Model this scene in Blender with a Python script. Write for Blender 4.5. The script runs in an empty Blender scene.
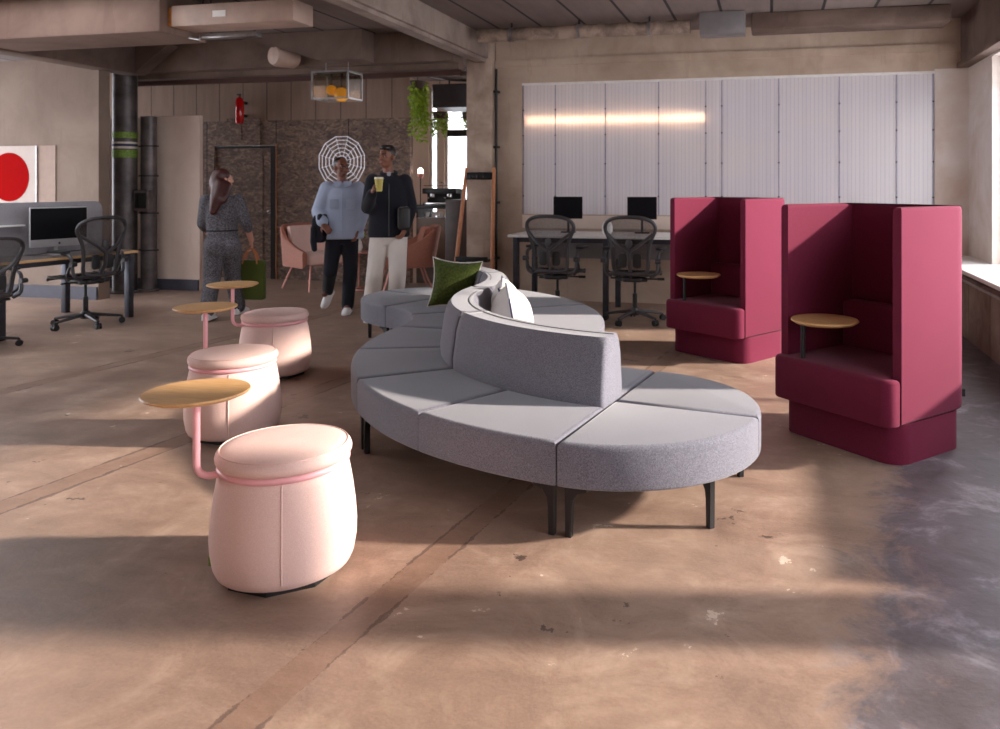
import bpy, bmesh, math, random
from mathutils import Vector, Matrix, noise
random.seed(7)
PI = math.pi
scene = bpy.context.scene
COL = scene.collection
rad = math.radians

# ------------------------------------------------------------------ geometry helpers: a geo is (verts, faces)
def G(*gs):
    v, f = [], []
    for a, b in gs:
        o = len(v); v += [Vector(p) for p in a]; f += [tuple(i + o for i in q) for q in b]
    return v, f
def tr(g, loc=(0, 0, 0), rz=0, rx=0, ry=0, sc=1):
    m = Matrix.Translation(loc) @ Matrix.Rotation(rz, 4, 'Z') @ Matrix.Rotation(ry, 4, 'Y') @ Matrix.Rotation(rx, 4, 'X')
    if not isinstance(sc, (int, float)): m = m @ Matrix.Diagonal((*sc, 1))
    elif sc != 1: m = m @ Matrix.Scale(sc, 4)
    return [m @ Vector(p) for p in g[0]], g[1]
def rings(rs, closed=True, cap0=True, cap1=True):
    v, f = [], []; n = len(rs[0])
    for r in rs: v += [Vector(p) for p in r]
    for i in range(len(rs) - 1):
        for j in range(n if closed else n - 1):
            k = (j + 1) % n
            f.append((i * n + j, i * n + k, (i + 1) * n + k, (i + 1) * n + j))
    if cap0: f.append(tuple(range(n))[::-1])
    if cap1: f.append(tuple((len(rs) - 1) * n + j for j in range(n)))
    return v, f
def lathe(prof, n=48):
    return rings([[(r * math.cos(2 * PI * j / n), r * math.sin(2 * PI * j / n), z) for j in range(n)] for r, z in prof])
def offset(poly, d):
    n = len(poly); out = []
    for i in range(n):
        a, b, c = Vector(poly[i - 1][:2]), Vector(poly[i][:2]), Vector(poly[(i + 1) % n][:2])
        e1, e2 = (b - a), (c - b)
        if e1.length < 1e-9: e1 = e2
        if e2.length < 1e-9: e2 = e1
        e1.normalize(); e2.normalize()
        n1, n2 = Vector((-e1.y, e1.x)), Vector((-e2.y, e2.x))
        m = n1 + n2
        m = n1 if m.length < 1e-6 else m / max(m.length_squared / 2, .35)
        out.append((b.x + m.x * d, b.y + m.y * d))
    return out
def prism(poly, z0, z1, rt=0.0, rb=0.0, n=3):
    rs = []
    if rb > 0:
        for k in range(n + 1):
            t = k / n * PI / 2; o = offset(poly, rb * (1 - math.sin(t)))
            rs.append([(x, y, z0 + rb * (1 - math.cos(t))) for x, y in o])
    else: rs.append([(x, y, z0) for x, y in poly])
    if rt > 0:
        for k in range(n + 1):
            t = k / n * PI / 2; o = offset(poly, rt * (1 - math.cos(t)))
            rs.append([(x, y, z1 - rt * (1 - math.sin(t))) for x, y in o])
    else: rs.append([(x, y, z1) for x, y in poly])
    return rings(rs)
def rrect(w, d, r=0.0, n=5, cx=0, cy=0):
    if r <= 0: return [(cx - w/2, cy - d/2), (cx + w/2, cy - d/2), (cx + w/2, cy + d/2), (cx - w/2, cy + d/2)]
    o = []
    for sx, sy, a0 in ((1, -1, -90), (1, 1, 0), (-1, 1, 90), (-1, -1, 180)):
        for k in range(n + 1):
            a = rad(a0 + 90 * k / n); o.append((cx + sx * (w/2 - r) + r * math.cos(a), cy + sy * (d/2 - r) + r * math.sin(a)))
    return o
def box(x0, x1, y0, y1, z0, z1, b=0.0):
    return prism(rrect(x1 - x0, y1 - y0, b, 2, (x0 + x1)/2, (y0 + y1)/2), z0, z1, b, b, 2)
def frame_at(t):
    t = Vector(t).normalized(); up = Vector((0, 0, 1)) if abs(t.z) < .95 else Vector((1, 0, 0))
    s = t.cross(up).normalized(); return s, s.cross(t).normalized()
def tube(pts, r, n=8, closed=False, flat=1.0):
    pts = [Vector(p) for p in pts]; m = len(pts); rs = []; s = None
    for i, p in enumerate(pts):
        if closed: t = pts[(i + 1) % m] - pts[i - 1]
        else: t = pts[min(i + 1, m - 1)] - pts[max(i - 1, 0)]
        t.normalize()
        if s is None: s, u = frame_at(t)
        else: s = (s - t * s.dot(t)).normalized(); u = s.cross(t)
        ri = r[i] if isinstance(r, (list, tuple)) else r
        rs.append([p + s * ri * math.cos(2*PI*j/n) + u * ri * flat * math.sin(2*PI*j/n) for j in range(n)])
    if closed:
        rs.append(rs[0]); return rings(rs, True, False, False)
    return rings(rs)
def smooth_path(pts, k=6, closed=False):
    pts = [Vector(p) for p in pts]; out = []; n = len(pts)
    rng = range(n if closed else n - 1)
    for i in rng:
        if closed: a, b, c, d = pts[i-1], pts[i], pts[(i+1) % n], pts[(i+2) % n]
        else: a, b, c, d = pts[max(i-1, 0)], pts[i], pts[i+1], pts[min(i+2, n-1)]
        for j in range(k):
            t = j / k
            out.append(.5 * ((2*b) + (c-a)*t + (2*a-5*b+4*c-d)*t*t + (3*b-a-3*c+d)*t**3))
    if not closed: out.append(pts[-1])
    return out
def fillet(pts, r, n=5):
    pts = [Vector(p) for p in pts]; out = [pts[0]]
    for i in range(1, len(pts) - 1):
        a, b, c = pts[i-1], pts[i], pts[i+1]
        d1 = (a - b).normalized(); d2 = (c - b).normalized(); p, q = b + d1*r, b + d2*r
        for k in range(n + 1):
            t = k / n; out.append((1-t)**2 * p + 2*t*(1-t) * b + t*t * q)
    return out + [pts[-1]]
def cyl(p, q, r, n=12): return tube([p, q], r, n)
def ell(c, r, rz=0, rx=0, n=14, ry=0):
    rs = []
    m = n // 2
    for i in range(1, m):
        a = PI * i / m
        rs.append([(math.sin(a)*math.cos(2*PI*j/n), math.sin(a)*math.sin(2*PI*j/n), -math.cos(a)) for j in range(n)])
    g = rings(rs)
    return tr(g, c, rz, rx, ry, tuple(r) if not isinstance(r, (int, float)) else (r, r, r))
def caps(p, q, r1, r2, n=12):
    p, q = Vector(p), Vector(q); d = q - p
    if d.length < 1e-6: return ell(p, r1)
    t = d.normalized(); s, u = frame_at(t); rs = []
    for k in range(1, 5):
        a = PI/2 * k / 4; rs.append((p - t * r1 * math.cos(a), r1 * math.sin(a)))
    for k in range(0, 4):
        a = PI/2 * k / 4; rs.append((q + t * r2 * math.sin(a), r2 * math.cos(a)))
    return rings([[c + s*r*math.cos(2*PI*j/n) + u*r*math.sin(2*PI*j/n) for j in range(n)] for c, r in rs])
def chain(pts, rs, n=12):
    return G(*[caps(pts[i], pts[i+1], rs[i], rs[i+1], n) for i in range(len(pts) - 1)])
def mesh_of(name, g, mat, ang=40):
    me = bpy.data.meshes.new(name)
    me.from_pydata([tuple(p) for p in g[0]], [], g[1])
    bm = bmesh.new(); bm.from_mesh(me); bmesh.ops.recalc_face_normals(bm, faces=bm.faces); bm.to_mesh(me); bm.free()
    for p in me.polygons: p.use_smooth = True
    me.set_sharp_from_angle(angle=rad(ang))
    if mat: me.materials.append(mat)
    return me
def part(name, g, mat, parent=None, ang=40, loc=None, rz=None, label=None):
    o = bpy.data.objects.new(name, mesh_of(name, g, mat, ang)); COL.objects.link(o)
    if parent: o.parent = parent
    if loc: o.location = loc
    if rz: o.rotation_euler.z = rz
    if label: o['label'] = label
    return o
def thing(name, label, cat, loc=(0, 0, 0), rz=0, group=None):
    o = bpy.data.objects.new(name, None); COL.objects.link(o); o.empty_display_size = .1
    o.location = loc; o.rotation_euler.z = rz; o['label'] = label; o['category'] = cat
    if group: o['group'] = group
    return o
def tag(o, label, cat, group=None, kind=None):
    o['label'] = label; o['category'] = cat
    if group: o['group'] = group
    if kind: o['kind'] = kind
    return o
def struct(name, g, mat, parent=None):
    o = part(name, g, mat, parent); 
    if not parent: o['kind'] = 'structure'
    return o
def kids(o): return [c for c in bpy.data.objects if c.parent == o]
def dup(root, loc, rz, label=None, group=None):
    r = root.copy(); COL.objects.link(r); r.location = loc; r.rotation_euler.z = rz
    if label: r['label'] = label
    if group: r['group'] = group
    for ch in kids(root):
        c = ch.copy(); COL.objects.link(c); c.parent = r
        for gc in kids(ch):
            d = gc.copy(); COL.objects.link(d); d.parent = c
    return r
def remesh(name, g, mat, parent, vox=.012, it=6, dec=1.0, label=None):
    me = mesh_of(name, g, None)
    t = bpy.data.objects.new('tmp', me); COL.objects.link(t)
    m = t.modifiers.new('r', 'REMESH'); m.mode = 'VOXEL'; m.voxel_size = vox
    if it: s = t.modifiers.new('s', 'SMOOTH'); s.iterations = it; s.factor = .5
    if dec < 1: d = t.modifiers.new('d', 'DECIMATE'); d.ratio = dec
    dg = bpy.context.evaluated_depsgraph_get(); dg.update()
    nm = bpy.data.meshes.new_from_object(t.evaluated_get(dg)); nm.name = name
    bpy.data.objects.remove(t); bpy.data.meshes.remove(me)
    for p in nm.polygons: p.use_smooth = True
    nm.materials.clear(); nm.materials.append(mat)
    o = bpy.data.objects.new(name, nm); COL.objects.link(o)
    if parent: o.parent = parent
    if label: o['label'] = label
    return o

# ------------------------------------------------------------------ materials
def srgb(r, g, b):
    f = lambda c: (c/255/12.92) if c/255 <= .04045 else ((c/255 + .055)/1.055)**2.4
    return (f(r), f(g), f(b), 1)
def newmat(name):
    m = bpy.data.materials.new(name); m.use_nodes = True; nt = m.node_tree
    return m, nt, nt.nodes['Principled BSDF']
def nd(nt, t, **kw):
    n = nt.nodes.new(t)
    for k, v in kw.items(): setattr(n, k, v)
    return n
def setin(n, **kw):
    for k, v in kw.items(): n.inputs[k.replace('_', ' ')].default_value = v
def ramp(nt, src, stops):
    r = nd(nt, 'ShaderNodeValToRGB'); e = r.color_ramp.elements
    while len(e) < len(stops): e.new(.5)
    for i, (p, c) in enumerate(stops): e[i].position = p; e[i].color = c if len(c) == 4 else (*c, 1)
    nt.links.new(src, r.inputs[0]); return r.outputs[0]
def coords(nt, kind='Object', scale=(1, 1, 1), rot=(0, 0, 0)):
    if kind == 'World': s = nd(nt, 'ShaderNodeNewGeometry').outputs['Position']
    else: s = nd(nt, 'ShaderNodeTexCoord').outputs[kind]
    mp = nd(nt, 'ShaderNodeMapping'); mp.inputs['Scale'].default_value = scale; mp.inputs['Rotation'].default_value = rot
    nt.links.new(s, mp.inputs[0]); return mp.outputs[0]
def noise_n(nt, vec, scale, detail=4, rough=.55, dist=0):
    n = nd(nt, 'ShaderNodeTexNoise'); setin(n, Scale=scale, Detail=detail, Roughness=rough, Distortion=dist)
    nt.links.new(vec, n.inputs['Vector']); return n.outputs['Fac']
def mix(nt, fac, a, b, mode='MIX'):
    n = nd(nt, 'ShaderNodeMix', data_type='RGBA', blend_type=mode)
    for i, s in ((0, fac), (6, a), (7, b)):
        if hasattr(s, 'is_output'): nt.links.new(s, n.inputs[i])
        else: n.inputs[i].default_value = s
    return n.outputs[2]
def math_n(nt, op, a, b=0, c=0):
    n = nd(nt, 'ShaderNodeMath', operation=op)
    for i, s in enumerate((a, b, c)):
        if hasattr(s, 'is_output'): nt.links.new(s, n.inputs[i])
        else: n.inputs[i].default_value = s
    return n.outputs[0]
def bump(nt, bs, h, strength=.2, dist=.01):
    b = nd(nt, 'ShaderNodeBump'); setin(b, Strength=strength, Distance=dist)
    nt.links.new(h, b.inputs['Height']); nt.links.new(b.outputs[0], bs.inputs['Normal'])
def plain(name, c, rough=.5, metal=0, var=.06, scale=12, emit=0):
    m, nt, bs = newmat(name); v = coords(nt); f = noise_n(nt, v, scale)
    d = tuple(max(0, x * (1 - var * 2)) for x in c[:3]) + (1,); l = tuple(min(1, x * (1 + var * 2)) for x in c[:3]) + (1,)
    nt.links.new(ramp(nt, f, [(.3, d), (.7, l)]), bs.inputs['Base Color'])
    setin(bs, Roughness=rough, Metallic=metal)
    if emit: bs.inputs['Emission Color'].default_value = c; bs.inputs['Emission Strength'].default_value = emit
    return m
def fabric(name, c, c2=None, scale=500, amt=.25, rough=.9, sheen=.3, big=.08):
    m, nt, bs = newmat(name); v = coords(nt)
    f = noise_n(nt, v, scale, 2, .7); g = noise_n(nt, v, 3.5, 3)
    a = tuple(x * (1 - amt) for x in c[:3]) + (1,); b = c2 or (tuple(min(1, x * (1 + amt)) for x in c[:3]) + (1,))
    col = ramp(nt, f, [(.33, a), (.67, b)])
    sh = ramp(nt, g, [(.3, (1 - big,) * 3), (.7, (1, 1, 1))])
    nt.links.new(mix(nt, 1.0, col, sh, 'MULTIPLY'), bs.inputs['Base Color'])
    setin(bs, Roughness=rough); bs.inputs['Sheen Weight'].default_value = sheen; bs.inputs['Sheen Roughness'].default_value = .5
    bs.inputs['Specular IOR Level'].default_value = .25
    bump(nt, bs, f, .25, .002); return m
def wood(name, c1, c2, scale=6, axis=(1, 12, 12), rough=.45):
    m, nt, bs = newmat(name); v = coords(nt, 'Object', axis); f = noise_n(nt, v, scale, 6, .6, .6)
    nt.links.new(ramp(nt, f, [(.3, c1), (.7, c2)]), bs.inputs['Base Color']); setin(bs, Roughness=rough)
    bump(nt, bs, f, .05, .002); return m
def plaster(name, c, stain, rough=.85, sc=1.2, cracks=True):
    m, nt, bs = newmat(name); v = coords(nt, 'World'); f = noise_n(nt, v, sc, 6, .62, .4); h = noise_n(nt, v, 40, 3)
    vs = coords(nt, 'World', (3, 3, .35)); k = noise_n(nt, vs, 2.2, 5, .6)
    col = ramp(nt, f, [(.32, stain), (.6, c)])
    col = mix(nt, math_n(nt, 'MULTIPLY', math_n(nt, 'GREATER_THAN', k, .6), .25), col, stain)
    nt.links.new(col, bs.inputs['Base Color']); setin(bs, Roughness=rough); bump(nt, bs, h, .12, .004); return m
def glass_pane(name, tint=(1, 1, 1, 1), refl=.08):
    m, nt, bs = newmat(name); nt.nodes.remove(bs)
    t = nd(nt, 'ShaderNodeBsdfTransparent'); t.inputs[0].default_value = tint
    g = nd(nt, 'ShaderNodeBsdfGlossy'); g.inputs['Roughness'].default_value = .03
    mx = nd(nt, 'ShaderNodeMixShader'); mx.inputs[0].default_value = refl
    nt.links.new(t.outputs[0], mx.inputs[1]); nt.links.new(g.outputs[0], mx.inputs[2])
    nt.links.new(mx.outputs[0], nt.nodes['Material Output'].inputs[0]); return m

M = {}
M['grey'] = fabric('grey_wool', srgb(98, 97, 109), srgb(136, 135, 147), 260, .35, sheen=.30)
M['piping'] = fabric('slate_piping', srgb(38, 38, 50), None, 300, .2)
M['blush'] = fabric('blush_wool', srgb(226, 190, 181), srgb(236, 204, 196), 320, .06, sheen=.04, big=.04)
M['burgundy'] = fabric('burgundy_wool', srgb(98, 20, 48), srgb(118, 31, 61), 380, .18, sheen=.12, big=.06)
M['burgundy'].node_tree.nodes['Principled BSDF'].inputs['Sheen Tint'].default_value = (1, .55, .65, 1)
M['green'] = fabric('green_velvet', srgb(54, 76, 14), srgb(84, 90, 38), 60, .25, sheen=.15)
M['greybrown'] = fabric('taupe_velvet', srgb(110, 98, 80), None, 60, .2, sheen=.6)
M['cream'] = fabric('ivory_linen', srgb(226, 220, 214), None, 420, .06)
M['navyp'] = fabric('navy_piping', srgb(52, 58, 92), None, 300, .1)
M['oak'] = wood('oak_veneer', srgb(204, 152, 98), srgb(228, 186, 132), 7, (1.2, 14, 14))
M['pinkmetal'] = plain('pink_powder_coat', srgb(236, 172, 178), .4, 0, .02)
M['blackmetal'] = plain('black_powder_coat', srgb(34, 32, 34), .45, .3, .1)
M['darkmetal'] = plain('charcoal_steel', srgb(62, 62, 70), .4, .6, .08)
M['blackplastic'] = plain('black_plastic', srgb(24, 23, 25), .45, 0, .1)
M['chairgrey'] = plain('graphite_plastic', srgb(58, 55, 58), .4, 0, .08)
M['screen'] = plain('dark_screen', srgb(12, 10, 14), .5, 0, .05)
M['screen'].node_tree.nodes['Principled BSDF'].inputs['Specular IOR Level'].default_value = .12
M['alu'] = plain('brushed_aluminium', srgb(190, 188, 190), .35, .5, .03)
M['white'] = plain('white_laminate', srgb(236, 232, 228), .45, 0, .02)
M['steelpipe'] = plain('weathered_pipe_steel', srgb(96, 88, 88), .42, .45, .25, 5)
M['red'] = plain('red_gloss', srgb(190, 10, 16), .15, 0, .02)
M['leather'] = fabric('tan_leather', srgb(168, 106, 88), srgb(184, 122, 102), 90, .1, .55, .05)
M['pinkcloth'] = fabric('pale_pink_cloth', srgb(250, 214, 202), None, 200, .04)
M['copper'] = plain('rose_copper', srgb(214, 150, 138), .3, .4, .03)
M['poplar'] = wood('orange_wood_pole', srgb(176, 108, 70), srgb(204, 138, 96), 5, (14, 14, 1))
M['darkwood'] = wood('dark_walnut', srgb(50, 34, 28), srgb(74, 50, 40), 4, (1, 8, 1))
M['amber'] = plain('amber_glass_globe', srgb(226, 150, 30), .1, 0, .05, 12, .3)
M['leaf'] = plain('trailing_leaf', srgb(150, 180, 50), .5, 0, .2, 20)
M['terracotta'] = plain('dark_pot', srgb(70, 56, 48), .7)
M['cable'] = plain('galvanised_duct', srgb(150, 146, 146), .3, .8, .1)
M['duct'] = plain('pale_duct', srgb(178, 152, 138), .55, 0, .08, 4)
M['ochre'] = plain('ochre_plate', srgb(190, 120, 40), .5, 0, .2)
M['winwhite'] = plain('white_painted_frame', srgb(224, 220, 216), .5, 0, .03)
M['winglass'] = glass_pane('window_glass')
M['lampglass'] = glass_pane('lantern_glass', (.9, .88, .82, 1), .2)
M['skin_a'] = plain('skin_brown', srgb(132, 84, 64), .5, 0, .04)
M['skin_b'] = plain('skin_light', srgb(206, 150, 128), .5, 0, .04)
M['skin_c'] = plain('skin_deep', srgb(116, 70, 54), .5, 0, .04)
M['hairdark'] = plain('dark_hair', srgb(30, 20, 18), .45, 0, .25, 60)
M['hairbrown'] = plain('auburn_hair', srgb(66, 28, 24), .45, 0, .25, 60)
M['denim'] = fabric('light_denim', srgb(172, 184, 208), None, 240, .12, big=.12)
M['blackcloth'] = fabric('black_cloth', srgb(30, 30, 38), None, 240, .2, sheen=.1)
M['creamcloth'] = fabric('cream_trouser_cloth', srgb(214, 204, 196), None, 240, .06, big=.1)
M['greytweed'] = fabric('grey_check_cloth', srgb(64, 62, 68), srgb(120, 116, 122), 70, .3, sheen=.1)
M['whiteshoe'] = plain('white_trainer', srgb(230, 228, 228), .5, 0, .02)
M['shirt'] = fabric('striped_tee', srgb(190, 190, 198), None, 200, .1)
M['greenbag'] = fabric('olive_canvas', srgb(74, 84, 26), None, 300, .12)
M['tanleather'] = plain('tan_strap', srgb(176, 106, 66), .5)
M['cup'] = plain('paper_cup', srgb(196, 180, 90), .5, 0, .08)
M['cuplid'] = plain('cup_lid', srgb(232, 222, 196), .4)
M['labelg'] = plain('label_green', srgb(120, 150, 60), .6, 0, .3, 60)
M['labelw'] = plain('label_white', srgb(224, 216, 206), .6, 0, .04)
M['labelb'] = plain('label_blue', srgb(54, 54, 96), .6)
M['artred'] = plain('art_red', srgb(160, 1, 3), .9, 0, .02)
M['artred'].node_tree.nodes['Principled BSDF'].inputs['Specular IOR Level'].default_value = .08
M['artpaper'] = plain('art_paper', srgb(200, 186, 178), .8, 0, .02)
M['artpale'] = plain('pale_board', srgb(172, 150, 138), .8, 0, .03)
M['divider'] = fabric('grey_felt', srgb(150, 146, 150), None, 120, .1)
M['deskgrey'] = plain('grey_desktop', srgb(104, 96, 92), .4, 0, .05)
M['modesty'] = plain('grey_metal_panel', srgb(120, 114, 114), .5, .2, .04)
M['neon'] = plain('white_web_tube', srgb(238, 236, 244), .4, 0, .0, 5, .25)
M['counter'] = plain('grey_counter_front', srgb(126, 112, 102), .7, 0, .05, 3)
M['chrome'] = plain('polished_steel', srgb(200, 198, 198), .2, .9, .03)
M['warmlamp'] = plain('lit_bulb', srgb(255, 236, 214), .3, 0, 0, 5, 6)
M['tubelamp'] = plain('lit_fluorescent_tube', srgb(255, 214, 170), .3, 0, 0, 5, 26)

M['beige'] = plaster('wall_beige', srgb(188, 166, 148), srgb(160, 136, 118))
M['leftwall'] = plaster('wall_putty', srgb(146, 128, 115), srgb(128, 110, 98))
M['whitewall'] = plaster('wall_offwhite', srgb(222, 202, 188), srgb(208, 186, 172))
M['cornerwall'] = plaster('wall_chalk', srgb(222, 214, 210), srgb(200, 182, 168))
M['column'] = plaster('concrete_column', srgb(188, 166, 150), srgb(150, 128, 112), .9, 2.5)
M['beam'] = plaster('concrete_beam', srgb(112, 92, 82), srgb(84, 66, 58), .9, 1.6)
M['skirt'] = plain('navy_grey_skirting', srgb(66, 64, 76), .5, 0, .05)
def ceiling_mat():
    m, nt, bs = newmat('ceiling_boards'); v = coords(nt, 'World')
    sx = nd(nt, 'ShaderNodeSeparateXYZ'); nt.links.new(v, sx.inputs[0])
    fr = math_n(nt, 'FRACT', math_n(nt, 'MULTIPLY', sx.outputs[0], 1.9))
    gap = math_n(nt, 'LESS_THAN', fr, .06)
    idx = math_n(nt, 'FLOOR', math_n(nt, 'MULTIPLY', sx.outputs[0], 1.9))
    w = nd(nt, 'ShaderNodeTexWhiteNoise', noise_dimensions='1D'); nt.links.new(idx, w.inputs['W'])
    f = noise_n(nt, coords(nt, 'World', (4, .8, 1)), 1.5, 6, .62)
    col = mix(nt, f, srgb(96, 82, 78), srgb(142, 126, 120))
    col = mix(nt, math_n(nt, 'MULTIPLY', w.outputs[0], .45), col, srgb(84, 66, 56))
    col = mix(nt, gap, col, srgb(28, 22, 20)); nt.links.new(col, bs.inputs['Base Color']); setin(bs, Roughness=.85)
    return m
M['ceiling'] = ceiling_mat()
def plywood_mat():
    m, nt, bs = newmat('dark_osb_board'); v = coords(nt, 'World', (1, 1, 1))
    f = noise_n(nt, coords(nt, 'World', (3, 3, 6)), 3.0, 8, .7, 1.2); g = noise_n(nt, v, .9, 4, .6)
    col = ramp(nt, f, [(.3, srgb(58, 48, 46)), (.5, srgb(132, 107, 94)), (.72, srgb(208, 174, 152))])
    col = mix(nt, math_n(nt, 'MULTIPLY', g, .6), col, srgb(62, 50, 46))
    sx = nd(nt, 'ShaderNodeSeparateXYZ'); nt.links.new(v, sx.inputs[0])
    fr = math_n(nt, 'FRACT', math_n(nt, 'MULTIPLY', math_n(nt, 'ADD', sx.outputs[0], .02), .82))
    col = mix(nt, math_n(nt, 'LESS_THAN', fr, .012), col, srgb(24, 18, 18))
    nt.links.new(col, bs.inputs['Base Color']); setin(bs, Roughness=.7); bump(nt, bs, f, .2, .004); return m
M['osb'] = plywood_mat()
def boards_mat():
    m, nt, bs = newmat('brown_wall_boards'); v = coords(nt, 'World')
    sx = nd(nt, 'ShaderNodeSeparateXYZ'); nt.links.new(v, sx.inputs[0])
    fr = math_n(nt, 'FRACT', math_n(nt, 'MULTIPLY', sx.outputs[0], 2.4))
    f = noise_n(nt, coords(nt, 'World', (5, 5, .6)), 2, 6, .6)
    col = mix(nt, f, srgb(126, 102, 90), srgb(166, 140, 124))
    col = mix(nt, math_n(nt, 'LESS_THAN', fr, .03), col, srgb(74, 56, 48))
    nt.links.new(col, bs.inputs['Base Color']); setin(bs, Roughness=.8); return m
M['boards'] = boards_mat()
def floor_mat():
    m, nt, bs = newmat('worn_concrete_floor'); v = coords(nt, 'World')
    sx = nd(nt, 'ShaderNodeSeparateXYZ'); nt.links.new(v, sx.inputs[0]); X, Y = sx.outputs[0], sx.outputs[1]
    n1 = noise_n(nt, v, .7, 8, .68, .6); n2 = noise_n(nt, v, 2.6, 10, .72, .8); n3 = noise_n(nt, v, 16, 6, .7); n4 = noise_n(nt, v, 90, 3, .6)
    col = ramp(nt, n1, [(.28, srgb(100, 74, 61)), (.5, srgb(152, 124, 106)), (.72, srgb(198, 172, 154))])
    dk = ramp(nt, n2, [(.3, srgb(82, 56, 44)), (.5, srgb(150, 117, 97)), (.72, srgb(214, 186, 164))])
    col = mix(nt, .55, col, dk)
    col = mix(nt, math_n(nt, 'MULTIPLY', n3, .42), col, srgb(104, 80, 68))
    col = mix(nt, math_n(nt, 'MULTIPLY', n4, .34), col, srgb(190, 170, 156))
    # straight repair strips in the slab, running into the room
    q = math_n(nt, 'SUBTRACT', X, math_n(nt, 'MULTIPLY', Y, .12))
    q = math_n(nt, 'ADD', q, math_n(nt, 'MULTIPLY', math_n(nt, 'SUBTRACT', n3, .5), .03))
    for c, w in ((-1.61, .062), (-3.70, .075), (-5.75, .07)):
        s = math_n(nt, 'LESS_THAN', math_n(nt, 'ABSOLUTE', math_n(nt, 'SUBTRACT', q, c)), w)
        col = mix(nt, math_n(nt, 'MULTIPLY', s, .4), col, srgb(120, 88, 70))
        e = math_n(nt, 'LESS_THAN', math_n(nt, 'ABSOLUTE', math_n(nt, 'SUBTRACT', math_n(nt, 'ABSOLUTE', math_n(nt, 'SUBTRACT', q, c)), w)), math_n(nt, 'MULTIPLY', math_n(nt, 'SUBTRACT', n2, .44), .10))
        col = mix(nt, math_n(nt, 'MULTIPLY', e, .6), col, srgb(70, 52, 48))
    # pale worn flecks and dark paint left along the window side
    fl = math_n(nt, 'GREATER_THAN', math_n(nt, 'MULTIPLY', n2, noise_n(nt, v, 7, 6, .7)), .375)
    col = mix(nt, math_n(nt, 'MULTIPLY', fl, .65), col, srgb(226, 204, 186))
    bl = math_n(nt, 'LESS_THAN', math_n(nt, 'MULTIPLY', noise_n(nt, v, 1.7, 6, .68), noise_n(nt, v, 5, 6, .7)), .152)
    col = mix(nt, math_n(nt, 'MULTIPLY', bl, .75), col, srgb(62, 50, 48))
    b = math_n(nt, 'SUBTRACT', math_n(nt, 'SUBTRACT', X, math_n(nt, 'MULTIPLY', Y, .16)), -.20)
    b = math_n(nt, 'ADD', b, math_n(nt, 'MULTIPLY', math_n(nt, 'SUBTRACT', n2, .5), 1.1))
    pm = ramp(nt, b, [(.0, (0, 0, 0)), (.2, (1, 1, 1))])
    pn = ramp(nt, noise_n(nt, v, 3.2, 8, .72, .6), [(.3, srgb(44, 42, 50)), (.52, srgb(76, 74, 84)), (.68, srgb(146, 142, 150))])
    col = mix(nt, math_n(nt, 'MULTIPLY', pm, .85), col, pn)
    nt.links.new(col, bs.inputs['Base Color'])
    nt.links.new(ramp(nt, n2, [(.3, (.34,) * 3), (.7, (.58,) * 3)]), bs.inputs['Roughness'])
    st = noise_n(nt, coords(nt, 'World', (.7, 2.6, 1), (0, 0, .22)), 2.2, 10, .75, 1.2)
    nt.links.new(mix(nt, .42, col, mix(nt, 1.0, col, ramp(nt, st, [(.32, (.62, .58, .56)), (.5, (.95, .95, .95)), (.68, (1.2, 1.2, 1.2))]), 'MULTIPLY')), bs.inputs['Base Color'])
    bump(nt, bs, math_n(nt, 'ADD', n3, math_n(nt, 'MULTIPLY', n2, .8)), .22, .01); return m
M['floor'] = floor_mat()
def poly_mat():
    m, nt, bs = newmat('ribbed_polycarbonate'); nt.nodes.remove(bs); v = coords(nt, 'World')
    sx = nd(nt, 'ShaderNodeSeparateXYZ'); nt.links.new(v, sx.inputs[0])
    fr = math_n(nt, 'FRACT', math_n(nt, 'MULTIPLY', sx.outputs[0], 22))
    rib = math_n(nt, 'LESS_THAN', fr, .18)
    w = noise_n(nt, coords(nt, 'World', (14, 1, .15)), 1.5, 4, .6)
    g = noise_n(nt, coords(nt, 'World', (.5, 1, 2.2)), 1.4, 3, .5)
    col = mix(nt, math_n(nt, 'MULTIPLY', rib, .35), mix(nt, w, srgb(204, 202, 209), srgb(235, 231, 233)), srgb(160, 160, 180))
    col = mix(nt, math_n(nt, 'MULTIPLY', g, .35), col, srgb(236, 222, 208))
    t = nd(nt, 'ShaderNodeBsdfTranslucent'); d = nd(nt, 'ShaderNodeBsdfDiffuse'); gl = nd(nt, 'ShaderNodeBsdfGlossy'); gl.inputs['Roughness'].default_value = .25
    nt.links.new(col, t.inputs[0]); nt.links.new(col, d.inputs[0])
    a = nd(nt, 'ShaderNodeMixShader'); a.inputs[0].default_value = .45; nt.links.new(t.outputs[0], a.inputs[1]); nt.links.new(d.outputs[0], a.inputs[2])
    c = nd(nt, 'ShaderNodeMixShader'); c.inputs[0].default_value = .08; nt.links.new(a.outputs[0], c.inputs[1]); nt.links.new(gl.outputs[0], c.inputs[2])
    nt.links.new(c.outputs[0], nt.nodes['Material Output'].inputs[0]); return m
M['poly'] = poly_mat()
def mesh_weave():
    m, nt, bs = newmat('chair_mesh_weave'); v = coords(nt)
    setin(bs, Roughness=.7); bs.inputs['Base Color'].default_value = srgb(70, 64, 64)
    t = nd(nt, 'ShaderNodeBsdfTransparent'); mx = nd(nt, 'ShaderNodeMixShader'); mx.inputs[0].default_value = .55
    f = noise_n(nt, v, 300, 1); nt.links.new(ramp(nt, f, [(.4, (.45,) * 3), (.6, (.7,) * 3)]), mx.inputs[0])
    nt.links.new(t.outputs[0], mx.inputs[1]); nt.links.new(bs.outputs[0], mx.inputs[2])
    nt.links.new(mx.outputs[0], nt.nodes['Material Output'].inputs[0]); return m
M['weave'] = mesh_weave()
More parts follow.
